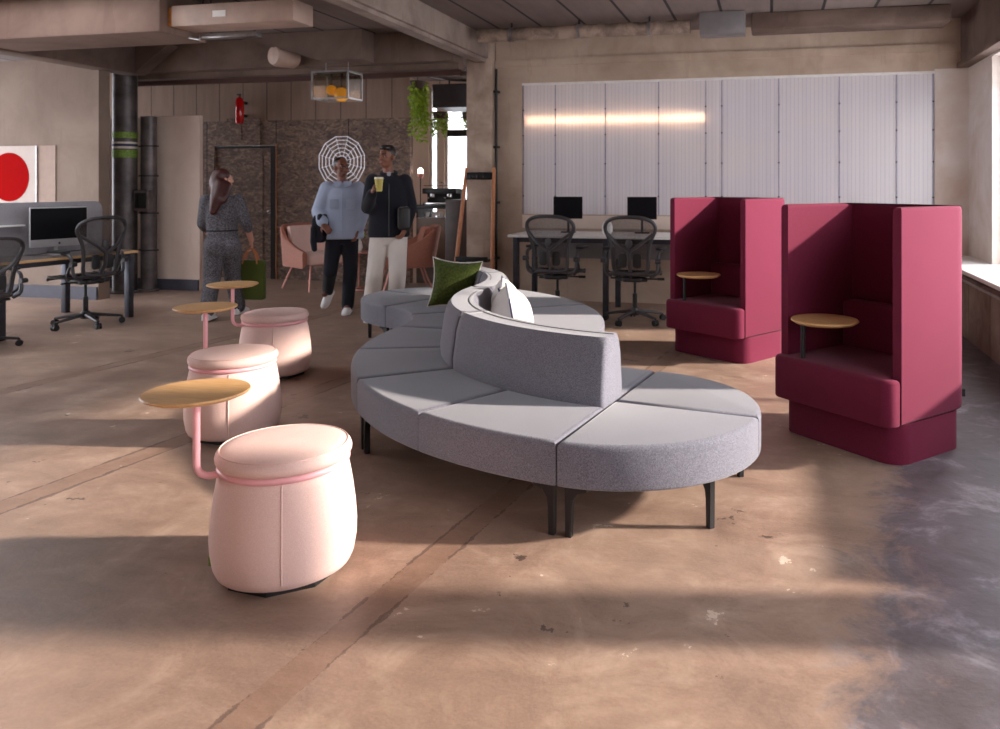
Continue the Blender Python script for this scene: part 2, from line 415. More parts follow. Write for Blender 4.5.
#SECTION_BUILD
V3 = lambda *a: Vector(a) if len(a) > 1 else Vector(a[0])

# ------------------------------------------------------------------ room shell
CEIL = 3.3; BY = 9.4; RX = 2.15
struct('floor', box(-13, 2.6, -1.6, 15.5, -.1, 0), M['floor'])
struct('wall_front', G(box(-10.7, 2.6, -1.7, -1.6, 0, CEIL), box(-10.8, -10.7, -1.7, 1.2, 0, CEIL)), M['beige'])
struct('ceiling', G(box(-10.7, -9.6, -1.6, 8.2, CEIL, CEIL + .12), box(-5.6, 2.6, -1.6, 8.2, CEIL, CEIL + .12), box(-9.6, -5.6, -1.6, 3.8, CEIL, CEIL + .12), box(-9.6, -5.6, 6.1, 8.2, CEIL, CEIL + .12), box(-13, 2.6, 8.2, 15.5, CEIL, CEIL + .12)), M['ceiling'])
# back wall with the polycarbonate window
WX0, WX1, WZ0, WZ1 = -3.05, 1.80, 1.07, 2.72
struct('wall_back_side', box(WX1, RX, BY - .004, BY + .2, 0, 2.74), M['cornerwall'])
struct('wall_back', G(box(-3.40, WX0, BY, BY + .2, 0, CEIL), box(WX1, RX, BY, BY + .2, 2.74, CEIL), box(WX0, WX1, BY, BY + .2, 0, WZ0),
       box(WX0, WX1, BY, BY + .2, WZ1, CEIL), box(-3.40, RX, BY - .03, BY, 2.93, 3.02)), M['beige'])
struct('trim_6', box(-3.04, 1.78, BY - .025, BY - .005, .90, 1.06), M['whitewall'])
win = thing('window_1', 'wide ribbed translucent panel window', 'window'); del win['category']; del win['label']; win['kind'] = 'structure'
part('pane', box(WX0 + .001, WX1 - .001, BY + .03, BY + .045, WZ0 + .001, WZ1 - .001), M['poly'], win)
seams = [WX0 + .012, -2.62, -1.98, -1.32, -.75, -.56, .10, .78, 1.40, WX1 - .012]
m_s = plain('seam_grey', srgb(150, 148, 164), .5)
for x in seams: part('seam_strip', box(x - .006, x + .006, BY + .018, BY + .029, WZ0 + .002, WZ1 - .002), m_s, win)
part('frame', G(box(WX0, WX1, BY - .004, BY + .028, WZ1 - .028, WZ1 - .0005)), M['winwhite'], win)
for x in seams[::1]:
    for z in (2.38, 2.06, 1.70, 1.3):
        part('screw', ell((x, BY + .016, z), (.011, .006, .011), n=8), M['blackmetal'], win)
tag(part('fluorescent_tube', cyl((-3.0, BY + .085, 2.25), (-.75, BY + .085, 2.25), .013), M['tubelamp']), 'lit warm tube lamp glowing through the ribbed translucent window', 'lamp')
# right wall: sill wall, window openings, lintel
def right_wall():
    g = [box(RX, RX + .25, -1.6, 15.5, 2.72, CEIL), box(RX, RX + .25, -1.6, 15.5, 0, .6)]
    for a, b in ((8.45, 15.5), (3.02, 3.25), (-1.6, -1.2)): g.append(box(RX, RX + .25, a, b, .6, 2.72))
    return G(*g)
struct('wall_right', right_wall(), M['cornerwall'])
def wall_window(n, y0, y1, k):
    w = bpy.data.objects.new('window_%d' % n, None); COL.objects.link(w); w['kind'] = 'structure'
    fr = [box(RX + .1, RX + .16, y0 + .001, y1 - .001, .601, .65), box(RX + .1, RX + .16, y0 + .001, y1 - .001, 2.66, 2.719)]
    for i in range(k + 1):
        y = y0 + .03 + (y1 - y0 - .06) * i / k; fr.append(box(RX + .1, RX + .16, y - .025, y + .025, .65, 2.66))
    part('frame', G(*fr), M['winwhite'], w)
    part('glass', box(RX + .125, RX + .131, y0 + .01, y1 - .01, .64, 2.67), M['winglass'], w)
sk = bpy.data.objects.new('window_6', None); COL.objects.link(sk); sk['kind'] = 'structure'  # skylight added out of view so daylight reaches the back left
part('frame', G(*[box(x - .04, x + .04, 3.802, 6.098, CEIL + .02, CEIL + .10) for x in (-9.55, -8.27, -6.93, -5.65)]), M['winwhite'], sk)
part('glass', box(-9.59, -5.61, 3.81, 6.09, CEIL + .105, CEIL + .112), M['winglass'], sk)
wall_window(2, 3.25, 8.45, 2); wall_window(3, -1.2, 3.02, 2)
struct('trim_1', box(1.74, RX + .1, 3.3, BY - .002, .612, .652, .008), M['white'])      # window ledge
hp = []
for i in range(8):
    y = 8.9 - i * .72
    hp.append(box(1.79, 1.83, y - .35, y + .35, .0, .575, .004))
struct('trim_2', G(*hp), plaster('ledge_boards', srgb(150, 134, 120), srgb(112, 96, 84), .8, 3))
struct('trim_3', G(cyl((1.765, 3.3, .545), (1.765, 9.3, .545), .012), *[box(1.752, 1.79, y - .01, y + .01, .53, .56) for y in (4.5, 5.9, 7.3, 8.7)]), M['cable'])
struct('trim_4', G(box(2.06, RX - .002, -1.6, BY - .04, 2.74, CEIL - .002), box(2.02, 2.059, -1.6, BY - .04, 2.74, 2.79)), M['beam'])
# left rooms
struct('wall_left', G(box(-13, -8.19, 8.15, 8.30, 0, 3.04), box(-8.27, -8.19, 8.13, 8.15, 0, 3.04)), M['leftwall'])
struct('baseboard_left', box(-13, -8.20, 8.105, 8.129, 0, .16), M['skirt'])
struct('wall_partition', box(-9.6, -7.54, 9.12, 9.18, 0, 2.38), M['whitewall'])
struct('baseboard_partition', box(-9.6, -7.55, 9.095, 9.119, 0, .15), M['skirt'])
OY = 10.5
struct('wall_rear', G(box(-13, -8.42, OY, OY + .1, 0, 2.42), box(-7.33, -5.12, OY, OY + .1, 0, 2.42), box(-8.42, -7.33, OY, OY + .1, 2.04, 2.42)), M['osb'])
struct('wall_rear_upper', box(-13, -5.12, OY + .005, OY + .1, 2.42, CEIL), M['boards'])
d = bpy.data.objects.new('door_1', None); COL.objects.link(d); d['kind'] = 'structure'
part('door_leaf', G(box(-8.415, -7.43, OY + .03, OY + .07, .0005, 2.03), box(-8.30, -7.58, OY + .022, OY + .03, .95, 1.93), box(-8.30, -7.58, OY + .022, OY + .03, .12, .82)), M['osb'], d)
part('door_frame', G(box(-7.43, -7.335, OY + .005, OY + .09, .0, 2.035), box(-8.415, -7.43, OY + .005, OY + .02, 2.0, 2.035)), M['blackmetal'], d)
part('door_handle', G(cyl((-7.47, OY - .03, 1.02), (-7.47, OY + .03, 1.02), .012), tube([(-7.47, OY - .03, 1.02), (-7.63, OY - .03, 1.02)], .011), ell((-7.47, OY + .024, 1.02), (.03, .006, .03))), M['chrome'], d)
part('frame_strip', box(-7.332, -7.32, OY - .012, OY - .001, 0, 2.06), M['poplar'], d)
# kitchen end: far wall with windows
KY = 13.0
kx = [(-6.4, -5.3), (-4.98, -4.80), (-4.36, -4.0)]
def kitchen_wall():
    g = []; edges = [-9, -5.42, -5.18, -4.86, -4.36, -2.5]
    opens = [(-5.42, -5.18, .9, 2.9), (-4.92, -4.42, .9, 2.05), (-4.98, -4.36, 2.18, 2.55)]
    g.append(box(-9, -5.98, KY, KY + .15, 0, CEIL)); g.append(box(-5.98, -5.79, KY, KY + .15, 0, .9)); g.append(box(-5.98, -5.79, KY, KY + .15, 3.18, CEIL))
    g.append(box(-5.79, -5.68, KY, KY + .15, 0, CEIL)); g.append(box(-5.68, -4.6, KY, KY + .15, 0, .6)); g.append(box(-5.68, -4.6, KY, KY + .15, 2.85, CEIL))
    g.append(box(-4.6, -2.5, KY, KY + .15, 0, CEIL)); return G(*g)
struct('wall_far', kitchen_wall(), M['whitewall'])
for n, (x0, x1, z0, z1, bars) in enumerate(((-5.98, -5.79, .9, 3.18, ()), (-5.68, -4.6, .6, 2.85, (2.36,)))):
    w = bpy.data.objects.new('window_%d' % (4 + n), None); COL.objects.link(w); w['kind'] = 'structure'
    g = [box(x0 + .001, x0 + .05, KY + .04, KY + .09, z0 + .001, z1 - .001), box(x1 - .05, x1 - .001, KY + .04, KY + .09, z0 + .001, z1 - .001), box(x0 + .05, x1 - .05, KY + .04, KY + .09, z1 - .06, z1 - .001), box(x0 + .05, x1 - .05, KY + .04, KY + .09, z0 + .001, z0 + .05)]
    part('frame', G(*g), M['winwhite'], w)
    for z in bars: part('transom', box(x0 + .05, x1 - .05, KY + .02, KY + .1, z - .06, z + .06), M['blackmetal'], w)
    part('glass', box(x0 + .02, x1 - .02, KY + .06, KY + .066, z0 + .02, z1 - .02), M['winglass'], w)
struct('column_concrete', box(-3.74, -3.41, 9.25, 9.6, 0, CEIL - .002, .012), M['column'])
# beams
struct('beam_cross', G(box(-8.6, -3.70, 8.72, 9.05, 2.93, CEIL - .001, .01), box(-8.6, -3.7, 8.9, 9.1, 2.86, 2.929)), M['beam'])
def haunch(x0, x1, y0, y1, zt, zb):
    return prism([(x0, zb + .12), (x0 + .02, zb), (x1, zt - .02), (x1, zt), (x0, zt)], y0, y1)
def xz(g, y=0): return [Vector((p.x, p.z, p.y)) for p in g[0]], g[1]
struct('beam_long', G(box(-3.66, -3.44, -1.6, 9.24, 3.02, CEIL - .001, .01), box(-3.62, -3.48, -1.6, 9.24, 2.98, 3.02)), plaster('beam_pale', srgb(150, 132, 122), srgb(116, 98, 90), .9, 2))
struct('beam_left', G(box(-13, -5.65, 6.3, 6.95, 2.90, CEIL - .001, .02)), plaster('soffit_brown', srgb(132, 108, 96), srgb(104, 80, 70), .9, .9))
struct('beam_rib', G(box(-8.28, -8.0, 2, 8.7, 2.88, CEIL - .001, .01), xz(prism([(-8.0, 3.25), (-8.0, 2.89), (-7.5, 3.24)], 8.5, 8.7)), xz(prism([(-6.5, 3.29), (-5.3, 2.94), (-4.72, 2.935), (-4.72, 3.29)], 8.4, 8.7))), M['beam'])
struct('trim_5', G(box(-8.6, -3.75, 9.06, 9.12, 2.80, 2.86)), plain('rust_strip', srgb(70, 40, 32), .8))

# ------------------------------------------------------------------ sofa: an S of linked modules
C1 = (-.49, 5.23); C2 = (-3.55, 5.34); RM = 1.53; HW = .665; SZ0, SZ1, BZ = .215, .40, .71
def pol(c, r, a): return (c[0] + r * math.cos(rad(a)), c[1] + r * math.sin(rad(a)))
def arc(c, r, a0, a1, n): return [pol(c, r, a0 + (a1 - a0) * i / n) for i in range(n + 1)]
def sector(c, r0, r1, a0, a1, n=16): return arc(c, r1, a0, a1, n) + arc(c, r0, a1, a0, n)
def leg_geo(x, y, ang, w=.03):
    out = [(-.013, 0), (.013, 0), (.016, .12), (.022, .155), (.04, .182), (.085, .196), (.085, SZ0 + .004), (-.015, SZ0 + .004)]
    return tr(prism(out, -w/2, w/2, .003, .003, 1), (x, y, 0), ang, rx=PI/2)
def arch_ring(c, sgn, a, k=1.0, da=0):
    pr = [(-.135, SZ1 - .012), (-.138, .45), (-.115, .62), (-.095, .685), (-.07, .715), (-.035, BZ), (.035, BZ), (.07, .715), (.095, .685), (.115, .62), (.138, .45), (.135, SZ1 - .012)]
    zc = .55
    return [(*pol(c, RM + r * k, a + da), zc + (z - zc) * (k if z > .5 else 1)) for r, z in pr]
def module(label, c, a0, a1, pip=None, wi=HW, wo=HW, stitch=True):
    gap = .11
    t = thing('sofa_module', label, 'sofa module', (*pol(c, RM, (a0 + a1)/2), 0), 0, 'grey curved sofa modules')
    L = t.location; sh = lambda g: tr(g, (-L.x, -L.y, 0))
    lo, hi = min(a0, a1) + gap, max(a0, a1) - gap; mid = (lo + hi)/2
    part('seat', sh(G(*([prism(sector(c, RM - wi, RM + wo, lo, mid - .04), SZ0, SZ1, .024, .012), prism(sector(c, RM - wi, RM + wo, mid + .04, hi), SZ0, SZ1, .024, .012)] if stitch else [prism(sector(c, RM - wi, RM + wo, lo, hi, 24), SZ0, SZ1, .024, .012)]))), M['grey'], t)
    n = 24
    rs = [arch_ring(c, 1, lo, .86, 0)] + [arch_ring(c, 1, lo, .96, .25)]
    rs += [arch_ring(c, 1, lo + .6 + (hi - lo - 1.2) * i / n) for i in range(n + 1)] + [arch_ring(c, 1, hi, .96, -.25), arch_ring(c, 1, hi, .86, 0)]
    b = part('backrest', sh(rings(rs)), M['grey'], t, 50)
    p0, p1 = pip or (lo + .6, hi - .6)
    part('piping', sh(tube([(*pol(c, RM - .045, p0 + (p1 - p0) * i / 30), BZ - .001) for i in range(31)], .0055, 6)), M['piping'], b)
    for a, s in ((lo, 1), (hi, -1)):
        for r in (RM - wi + .05, RM + wo - .045):
            da = math.degrees(.035 / r) * s
            part('leg', sh(leg_geo(*pol(c, r, a + da), rad(a + 90 * s))), M['blackmetal'], t)
    return t
def quarter(label, c, ang, sgn, up, T=.70):
    # quarter round end piece: ang is the radial line it starts from, sgn the way it extends, up which half
    o = Vector(pol(c, RM, ang)); rdir = Vector((math.cos(rad(ang)), math.sin(rad(ang)))); tdir = Vector((-rdir.y, rdir.x)) * sgn
    t = thing('sofa_end_module', label, 'sofa module', (*(o + tdir * .3 + rdir * .3 * up), 0), 0, 'grey rounded sofa end modules')
    L = t.location; R = HW; e = .004
    pts = [(e, e)] ; n = 20
    pts = [(e, e)] + [(e + (T - e) * math.cos(PI/2 * i / n), e + (R - e) * math.sin(PI/2 * i / n)) for i in range(n + 1)]
    W = [o + tdir * x + rdir * y * up for x, y in pts]
    W = [(p.x - L.x, p.y - L.y) for p in W]
    A = sum(W[i-1][0] * W[i][1] - W[i][0] * W[i-1][1] for i in range(len(W)))
    if A < 0: W = W[::-1]
    part('seat', prism(W, SZ0, SZ1, .024, .012), M['grey'], t)
    for x, y, dx, dy in ((.035, R - .05, 1, 0), (T * .79, R * .47, -.8, -.6), (.04, .05, 1, 0)):
        p = o + tdir * x + rdir * y * up; dv = tdir * dx + rdir * dy * up
        part('leg', leg_geo(p.x - L.x, p.y - L.y, math.atan2(dv.y, dv.x)), M['blackmetal'], t)
    return t
module('grey curved sofa module nearest the viewer, with backrest joined to the right-hand rounded end', C1, 260.6, 219.8)
module('grey curved sofa module behind the white cushions, where the backrest bends at the left', C1, 219.8, 178, (187, 219), .84, HW)
module('grey curved sofa module in the middle of the S, seat notched inward behind the bend', C2, -2, 33, (14, 32.4), HW, .84, False)
module('grey curved sofa module carrying the green cushion', C2, 33, 68, None, HW, .84, False)
quarter('grey rounded sofa end nearest the viewer, front quarter', C1, 260.6, 1, 1)
quarter('grey rounded sofa end by the burgundy booths, rear quarter', C1, 260.6, 1, -1)
quarter('grey rounded sofa end at the far left, quarter facing the pink stools', C2, 68, 1, -1, .80)
quarter('grey rounded sofa end at the far left, quarter behind the green cushion', C2, 68, 1, 1, .80)

# ------------------------------------------------------------------ cushions
def pillow_geo(w, h, T, n=14):
    def P(u, v, s):
        k = (1 - abs(u)**3) * (1 - abs(v)**3)
        x = w/2 * u * (1 - .15 * (1 - v*v)); y = h/2 * v * (1 - .15 * (1 - u*u))
        return (x, s * T/2 * max(k, 0)**.55, y)
    v, f = [], []
    for s in (1, -1):
        o = len(v)
        for i in range(n + 1):
            for j in range(n + 1): v.append(P(-1 + 2*i/n, -1 + 2*j/n, s))
        for i in range(n):
            for j in range(n):
                q = (o + i*(n+1)+j, o + (i+1)*(n+1)+j, o + (i+1)*(n+1)+j+1, o + i*(n+1)+j+1); f.append(q)
    return v, f
def edge_loop(w, h, n=14):
    o = []
    for i in range(n): o.append((-1 + 2*i/n, -1))
    for i in range(n): o.append((1, -1 + 2*i/n))
    for i in range(n): o.append((1 - 2*i/n, 1))
    for i in range(n): o.append((-1, 1 - 2*i/n))
    return [(w/2*u*(1-.15*(1-v*v)), 0, h/2*v*(1-.15*(1-u*u))) for u, v in o]
def cushion(label, loc, rz, tilt, size, mat, pmat, roll=0, T=.15):
    m = Matrix.Rotation(rz, 4, 'Z') @ Matrix.Rotation(tilt, 4, 'X') @ Matrix.Rotation(roll, 4, 'Y')
    ap = lambda g: ([m @ Vector(p) for p in g[0]], g[1])
    t = thing('cushion', label, 'cushion', loc)
    part('cover', ap(pillow_geo(size, size, T)), mat, t, 80)
    part('piping', ap(tube(edge_loop(size, size), .0055, 6, True)), pmat, t)
    return t
c = pol(C2, 1.27, 41.5)
cushion('olive green velvet cushion with white piping on the far grey seat', (c[0], c[1], .605), rad(22), rad(-12), .42, M['green'], M['cream'], rad(6))
cushion('front one of two ivory cushions with navy piping inside the sofa curve', (-1.63, 4.82, .575), rad(111), rad(-10), .38, M['cream'], M['navyp'], rad(-8), .27)
cushion('rear one of two ivory cushions, half hidden behind its twin in the sofa curve', (-1.765, 5.12, .60), rad(104), rad(-16), .37, M['cream'], M['navyp'], rad(-6), .2)

# ------------------------------------------------------------------ booths (high-backed chairs)
def booth(label, loc, rz, tagged=False):
    t = thing('booth_chair', label, 'booth chair', loc, rz, 'burgundy high-backed booth chairs')
    W, D = .80, .69; BZ0, BZ1, ST, PT = .0, .212, .455, 1.33
    part('plinth', prism(rrect(W - .02, D - .08, .11, 6, -.008, -.01), .0, BZ1 - .004, .0, .0), M['burgundy'], t)
    # seat block, rounded at the two front corners, proud of the plinth
    hw = W/2 - .005; y0 = -D/2 - .06
    sp = []
    for sx, a0 in ((-1, 180), (1, 270)):
        cx = sx * (hw - .062)
        for k in range(7):
            a = rad(a0 + 90 * k / 6); sp.append((cx + .062 * math.cos(a), y0 + .062 + .062 * math.sin(a)))
    iw = W/2 - .056
    seat = sp + [(hw, -D/2 + .028), (iw, -D/2 + .028), (iw, D/2 - .085), (-iw, D/2 - .085), (-iw, -D/2 + .028), (-hw, -D/2 + .028)]
    seat = sp + [(hw, -D/2 + .028), (-hw, -D/2 + .028)]
    inner = [(-iw, D/2 - .06), (-iw, y0 + .08)] + [(x * iw / hw, y + .004) for x, y in sp] + [(iw, y0 + .08), (iw, D/2 - .06)]
    part('seat', G(prism(seat, BZ1, ST - .0015, .022, .012), prism(inner, BZ1 + .002, ST, .022, .0)), M['burgundy'], t)
    # U-shaped screen
    th = .052; ro = .15; out, inn = [], []
    yf = -D/2 + .035
    out.append((-W/2, yf))
    for cx, a0 in ((-1, 180), (1, 90)):
        for k in range(7):
            a = rad(a0 - 90 * k / 6); out.append((cx * (W/2 - ro) + ro * math.cos(a), D/2 - ro + ro * math.sin(a)))
    out.append((W/2, yf))
    ri = .02; inn.append((W/2 - th, yf))
    for cx, a0 in ((1, 0), (-1, 90)):
        for k in range(4):
            a = rad(a0 + 90 * k / 3); inn.append((cx * (W/2 - th - ri) + ri * math.cos(a), D/2 - th - ri + ri * math.sin(a)))
    inn.append((-W/2 + th, yf))
    poly = (out + inn)[::-1]
    part('privacy_screen', prism(poly, BZ1 + .002, PT, .022, .022, 4), M['burgundy'], t)
    for sx in (-1, 1): part('seam', cyl((sx*(W/2 - th - .004), D/2 - th - .012, ST), (sx*(W/2 - th - .004), D/2 - th - .012, PT - .03), .004, 6), M['burgundy'], t)
    part('backrest', prism(rrect(2 * iw - .02, .13, .03, 4, 0, D/2 - th - .075), ST + .002, .735, .03, .0), M['burgundy'], t)
    tb = part('table_post', G(cyl((-.215, -.335, ST - .001), (-.215, -.335, .662), .0135, 16)), M['blackmetal'], t, label='black table post')
    part('table_top', tr(lathe([(.0, .656), (.165, .656), (.187, .67), (.187, .676), (.183, .680), (0, .680)], 56), (-.14, -.24, 0)), M['oak'], tb)
    if tagged: part('fabric_tag', tr(box(-.008, .014, -.012, .012, .27, .31), (W/2 - .040, D/2 - .040, 0), PI/4), M['blackplastic'], t, label='small black tag')
    return t
booth('burgundy booth chair nearer the viewer, beside the window ledge', (.569, 4.717, .001), -.748, True)
booth('burgundy booth chair farther back, beside the white desk', (-.346, 6.834, .001), -.60)

# ------------------------------------------------------------------ stools with swing tables
def stool(label, loc, adir):
    t = thing('swivel_stool', label, 'stool', loc, 0, 'blush stools with small oak tables')
    RS, ZS = .945, 1.0; k_ = lambda g: ([V3(p.x * RS, p.y * RS, p.z * ZS) for p in map(V3, g[0])], g[1])
    part('base', prism([(.215 * math.cos(2*PI*k/8 + .3), .215 * math.sin(2*PI*k/8 + .3)) for k in range(8)], 0, .03), M['blackplastic'], t)
    n = 56
    body = part('body', k_(lathe([(.0, .022), (.235, .022), (.252, .03), (.264, .055), (.274, .11), (.276, .16), (.271, .23), (.260, .31), (.249, .37), (.243, .392), (.235, .40), (.0, .40)], n)), M['blush'], t, 60)
    sj = 0
    for a in (.15, .15 + 2.1, .15 + 4.2):
        a += -1.17
        prof = [(.2655, .055), (.2755, .11), (.2775, .16), (.2725, .23), (.2615, .31), (.2505, .37), (.243, .393)]
        part('seam', k_(tube([(r * math.cos(a), r * math.sin(a), z) for r, z in prof], .003, 6)), M['blush'], body)
    cu = part('seat_cushion', k_(lathe([(.0, .418), (.23, .418), (.246, .422), (.255, .436), (.257, .448), (.252, .462), (.238, .472), (.20, .480), (.12, .486), (0, .488)], n)), M['blush'], t, 60)
    part('seam', k_(tube([(.241 * math.cos(2*PI*k/48), .241 * math.sin(2*PI*k/48), .472) for k in range(48)], .003, 6, True)), M['blush'], cu)
    part('swivel_ring', k_(tube([(.238 * math.cos(2*PI*k/56), .238 * math.sin(2*PI*k/56), .409) for k in range(56)], .0125, 10, True)), M['pinkmetal'], t)
    ax, ay = math.cos(adir), math.sin(adir); r = .30
    # the arm leaves the ring tangentially and turns up
    pth = fillet([(ax * .224, ay * .224, .399), (ax * r, ay * r, .399), (ax * r, ay * r, .69)], .055, 8)
    part('table_arm', tube(pth, .0125, 12), M['pinkmetal'], t)
    part('table_plate', tr(lathe([(0, .682), (.05, .682), (.05, .690), (0, .690)], 20), (ax * r, ay * r, 0)), M['pinkmetal'], t)
    part('table_top', tr(lathe([(0, .691), (.15, .691), (.175, .702), (.179, .707), (.176, .712), (0, .712)], 56), (ax * r, ay * r, 0)), M['oak'], t)
    a = adir - .15
    part('fabric_tag', tr(box(-.002, .007, -.02, .02, .065, .098), (.253 * math.cos(a), .253 * math.sin(a), 0), a), M['labelg'], t, label='small green fabric tag')
    return t
stool('blush pink stool nearest the viewer with an oak swing table', (-1.785, 2.612, 0), math.atan2(-.20, -.20))
stool('middle one of three blush stools, its oak table swung behind it', (-3.045, 3.96, 0), math.atan2(.11, -.28))
stool('blush stool farthest back, in front of the woman with the green bag', (-3.68, 5.26, 0), math.atan2(-.20, -.18))

# ------------------------------------------------------------------ task chairs (built facing +Y)
def task_chair(label, loc, rz):
    t = thing('task_chair', label, 'office chair', loc, rz, 'mesh-backed task chairs')
    K = M['chairgrey']
    part('base_hub', G(lathe([(0, .075), (.045, .075), (.05, .12), (.035, .15), (0, .15)], 18)), K, t)
    for k in range(5):
        a = 2*PI*k/5 + PI/2 + .3; c_, s_ = math.cos(a), math.sin(a)
        part('base_spoke', tube([(.03*c_, .03*s_, .115), (.17*c_, .17*s_, .098), (.315*c_, .315*s_, .075)], [.03, .025, .018], 8, flat=.7), K, t)
        g = []
        for o in (-.016, .016):
            g.append(tr(tube([(0, -.009, 0), (0, .009, 0)], .03, 16), (.32*c_ - s_*o, .32*s_ + c_*o, .03), a))
        g.append(cyl((.32*c_, .32*s_, .03), (.32*c_, .32*s_, .08), .009, 8))
        part('caster', G(*g), M['blackplastic'], t)
    part('gas_column', G(cyl((0, 0, .14), (0, 0, .30), .025), cyl((0, 0, .29), (0, 0, .45), .014)), M['blackmetal'], t)
    part('tilt_mechanism', G(prism(rrect(.22, .30, .05, 4, 0, -.02), .435, .485, .01, .02), box(-.16, .16, -.14, -.10, .44, .48, .01), cyl((.1, .0, .455), (.29, .02, .455), .008), cyl((.24, .015, .455), (.31, .025, .455), .014), cyl((-.1, .0, .455), (-.26, .0, .455), .008)), M['blackplastic'], t)
    sp = rrect(.50, .46, .12, 6, 0, .05)
    part('seat_frame', tube([(x, y, .515 - (.03 if y > .22 else 0)) for x, y in sp], .015, 8, True), K, t)
    part('seat_mesh', prism(rrect(.49, .45, .12, 6, 0, .05), .505, .515), M['weave'], t)
    # backrest shield outline (x, z), leaning a little
    hw = [(.0, 1.112), (.10, 1.108), (.18, 1.092), (.235, 1.062), (.262, 1.02), (.260, .97), (.235, .91), (.208, .84), (.192, .76), (.186, .68), (.182, .60), (.168, .555), (.13, .535), (.0, .53)]
    loop = hw + [(-x, z) for x, z in hw[-2:0:-1]]
    by = lambda z, x=0: -.215 - (z - .53) * .16 + abs(x)**2 * .9
    lp = smooth_path([(x, by(z, x), z) for x, z in loop], 3, True)
    fr = part('backrest_frame', tube(lp, .019, 8, True), K, t)
    # woven membrane
    rs = []
    ws = [(.535, .13), (.56, .165), (.62, .178), (.70, .182), (.78, .188), (.86, .205), (.92, .23), (.98, .252), (1.03, .252), (1.065, .225), (1.095, .165), (1.105, .08)]
    for z, w in ws:
        row = []
        for j in range(13):
            x = -w + 2*w*j/12; row.append((x, by(z, x) + .02 * (1 - (x/w)**2) * .6, z))
        rs.append(row)
    part('back_mesh', rings(rs, False, False, False), M['weave'], fr)
    yb = lambda z: by(z) - .035
    part('lumbar_support', G(tube(smooth_path([(.235, by(.93, .235), .935), (.12, yb(.84), .84), (.015, yb(.765), .765)], 5), [.017]*11, 8), tube(smooth_path([(-.235, by(.93, .235), .935), (-.12, yb(.84), .84), (-.015, yb(.765), .765)], 5), [.017]*11, 8), tube([(0, yb(.78), .79), (0, yb(.64), .64), (0, -.19, .50), (0, -.06, .465)], [.024, .02, .02, .022], 8), ell((0, yb(.83) + .015, .835), (.04, .02, .055))), K, t)
    for sx in (-1, 1): part('lumbar_pad', tr(prism(rrect(.085, .15, .03, 4), -.008, .008, .004, .004, 2), (sx * .075, by(.66) + .0, .665), 0, PI/2), M['blackplastic'], t)
    for s in (-1, 1):
        arm = part('armrest', G(tube(fillet([(s*.20, -.20, .50), (s*.275, -.19, .53), (s*.285, -.17, .74), (s*.285, -.05, .76)], .05), .017, 8), tube(fillet([(s*.20, -.02, .48), (s*.29, -.12, .56), (s*.285, -.16, .64)], .04), .013, 8), cyl((s*.26, -.20, .66), (s*.315, -.2, .66), .026)), K, t)
        part('arm_pad', prism(rrect(.095, .25, .04, 5, s*.285, .0), .765, .79, .01, .01), M['blackplastic'], arm)
    return t
task_chair('black mesh task chair at the white desk, nearer the burgundy booth', (-1.385, 8.10, 0), rad(-3))
task_chair('black mesh task chair at the white desk, nearer the concrete column', (-2.24, 8.14, 0), rad(-5))
task_chair('grey mesh task chair at the left desk, in front of the computer', (-6.83, 6.62, 0), rad(84))
task_chair('grey mesh task chair cut off by the left edge of the photo', (-6.79, 5.44, 0), rad(82)).scale.z = .88

# ------------------------------------------------------------------ white desk by the back wall
t = thing('desk', 'long white-topped desk with charcoal legs below the translucent window', 'desk', (-1.4, 8.7, 0))
part('desk_top', box(-1.46, 1.5, -.42, .40, .855, .885, .006), M['white'], t)
for x in (-1.37, -.345, .68):
    for y in (-.375, .33): part('leg', box(x - .03, x + .03, y - .03, y + .03, 0, .855, .004), M['darkmetal'], t)
part('cross_frame', G(box(-1.34, .65, -.36, -.32, .80, .85), box(-1.34, .65, .30, .34, .80, .85), *[box(x - .025, x + .025, -.345, .30, .80, .85) for x in (-1.37, -.345, .68)]), M['darkmetal'], t)
part('modesty_panel', box(-1.30, .62, .18, .20, .58, .85), M['modesty'], t)
def monitor(label, loc, rz, w=.335, h=.255, tilt=-.05):
    t = thing('monitor', label, 'monitor', loc, rz, 'small black monitors on the white desk')
    part('screen', tr(prism(rrect(w, h, .006, 2), -.012, .012, .003, .003, 1), (0, 0, .29), 0, PI/2 + tilt), M['screen'], t)
    part('stand', G(prism(rrect(.17, .12, .02, 3, 0, .05), 0, .012, .003), tube([(0, .06, .01), (0, .05, .2), (0, .015, .27)], .014, 8)), M['blackplastic'], t)
    return t
monitor('small black monitor standing behind the desk chair nearer the column', (-2.28, 8.74, .886), rad(10))
monitor('small black monitor standing behind the desk chair nearer the booth', (-1.42, 8.78, .886), rad(8))
tag(part('jug', lathe([(0, .0), (.05, .0), (.062, .03), (.06, .09), (.045, .13), (.04, .135), (.036, .13), (.05, .09), (.05, .03), (0, .02)], 24), M['white'], loc=(-1.79, 8.62, .886)), 'white rounded jug on the desk between the two black monitors', 'jug')

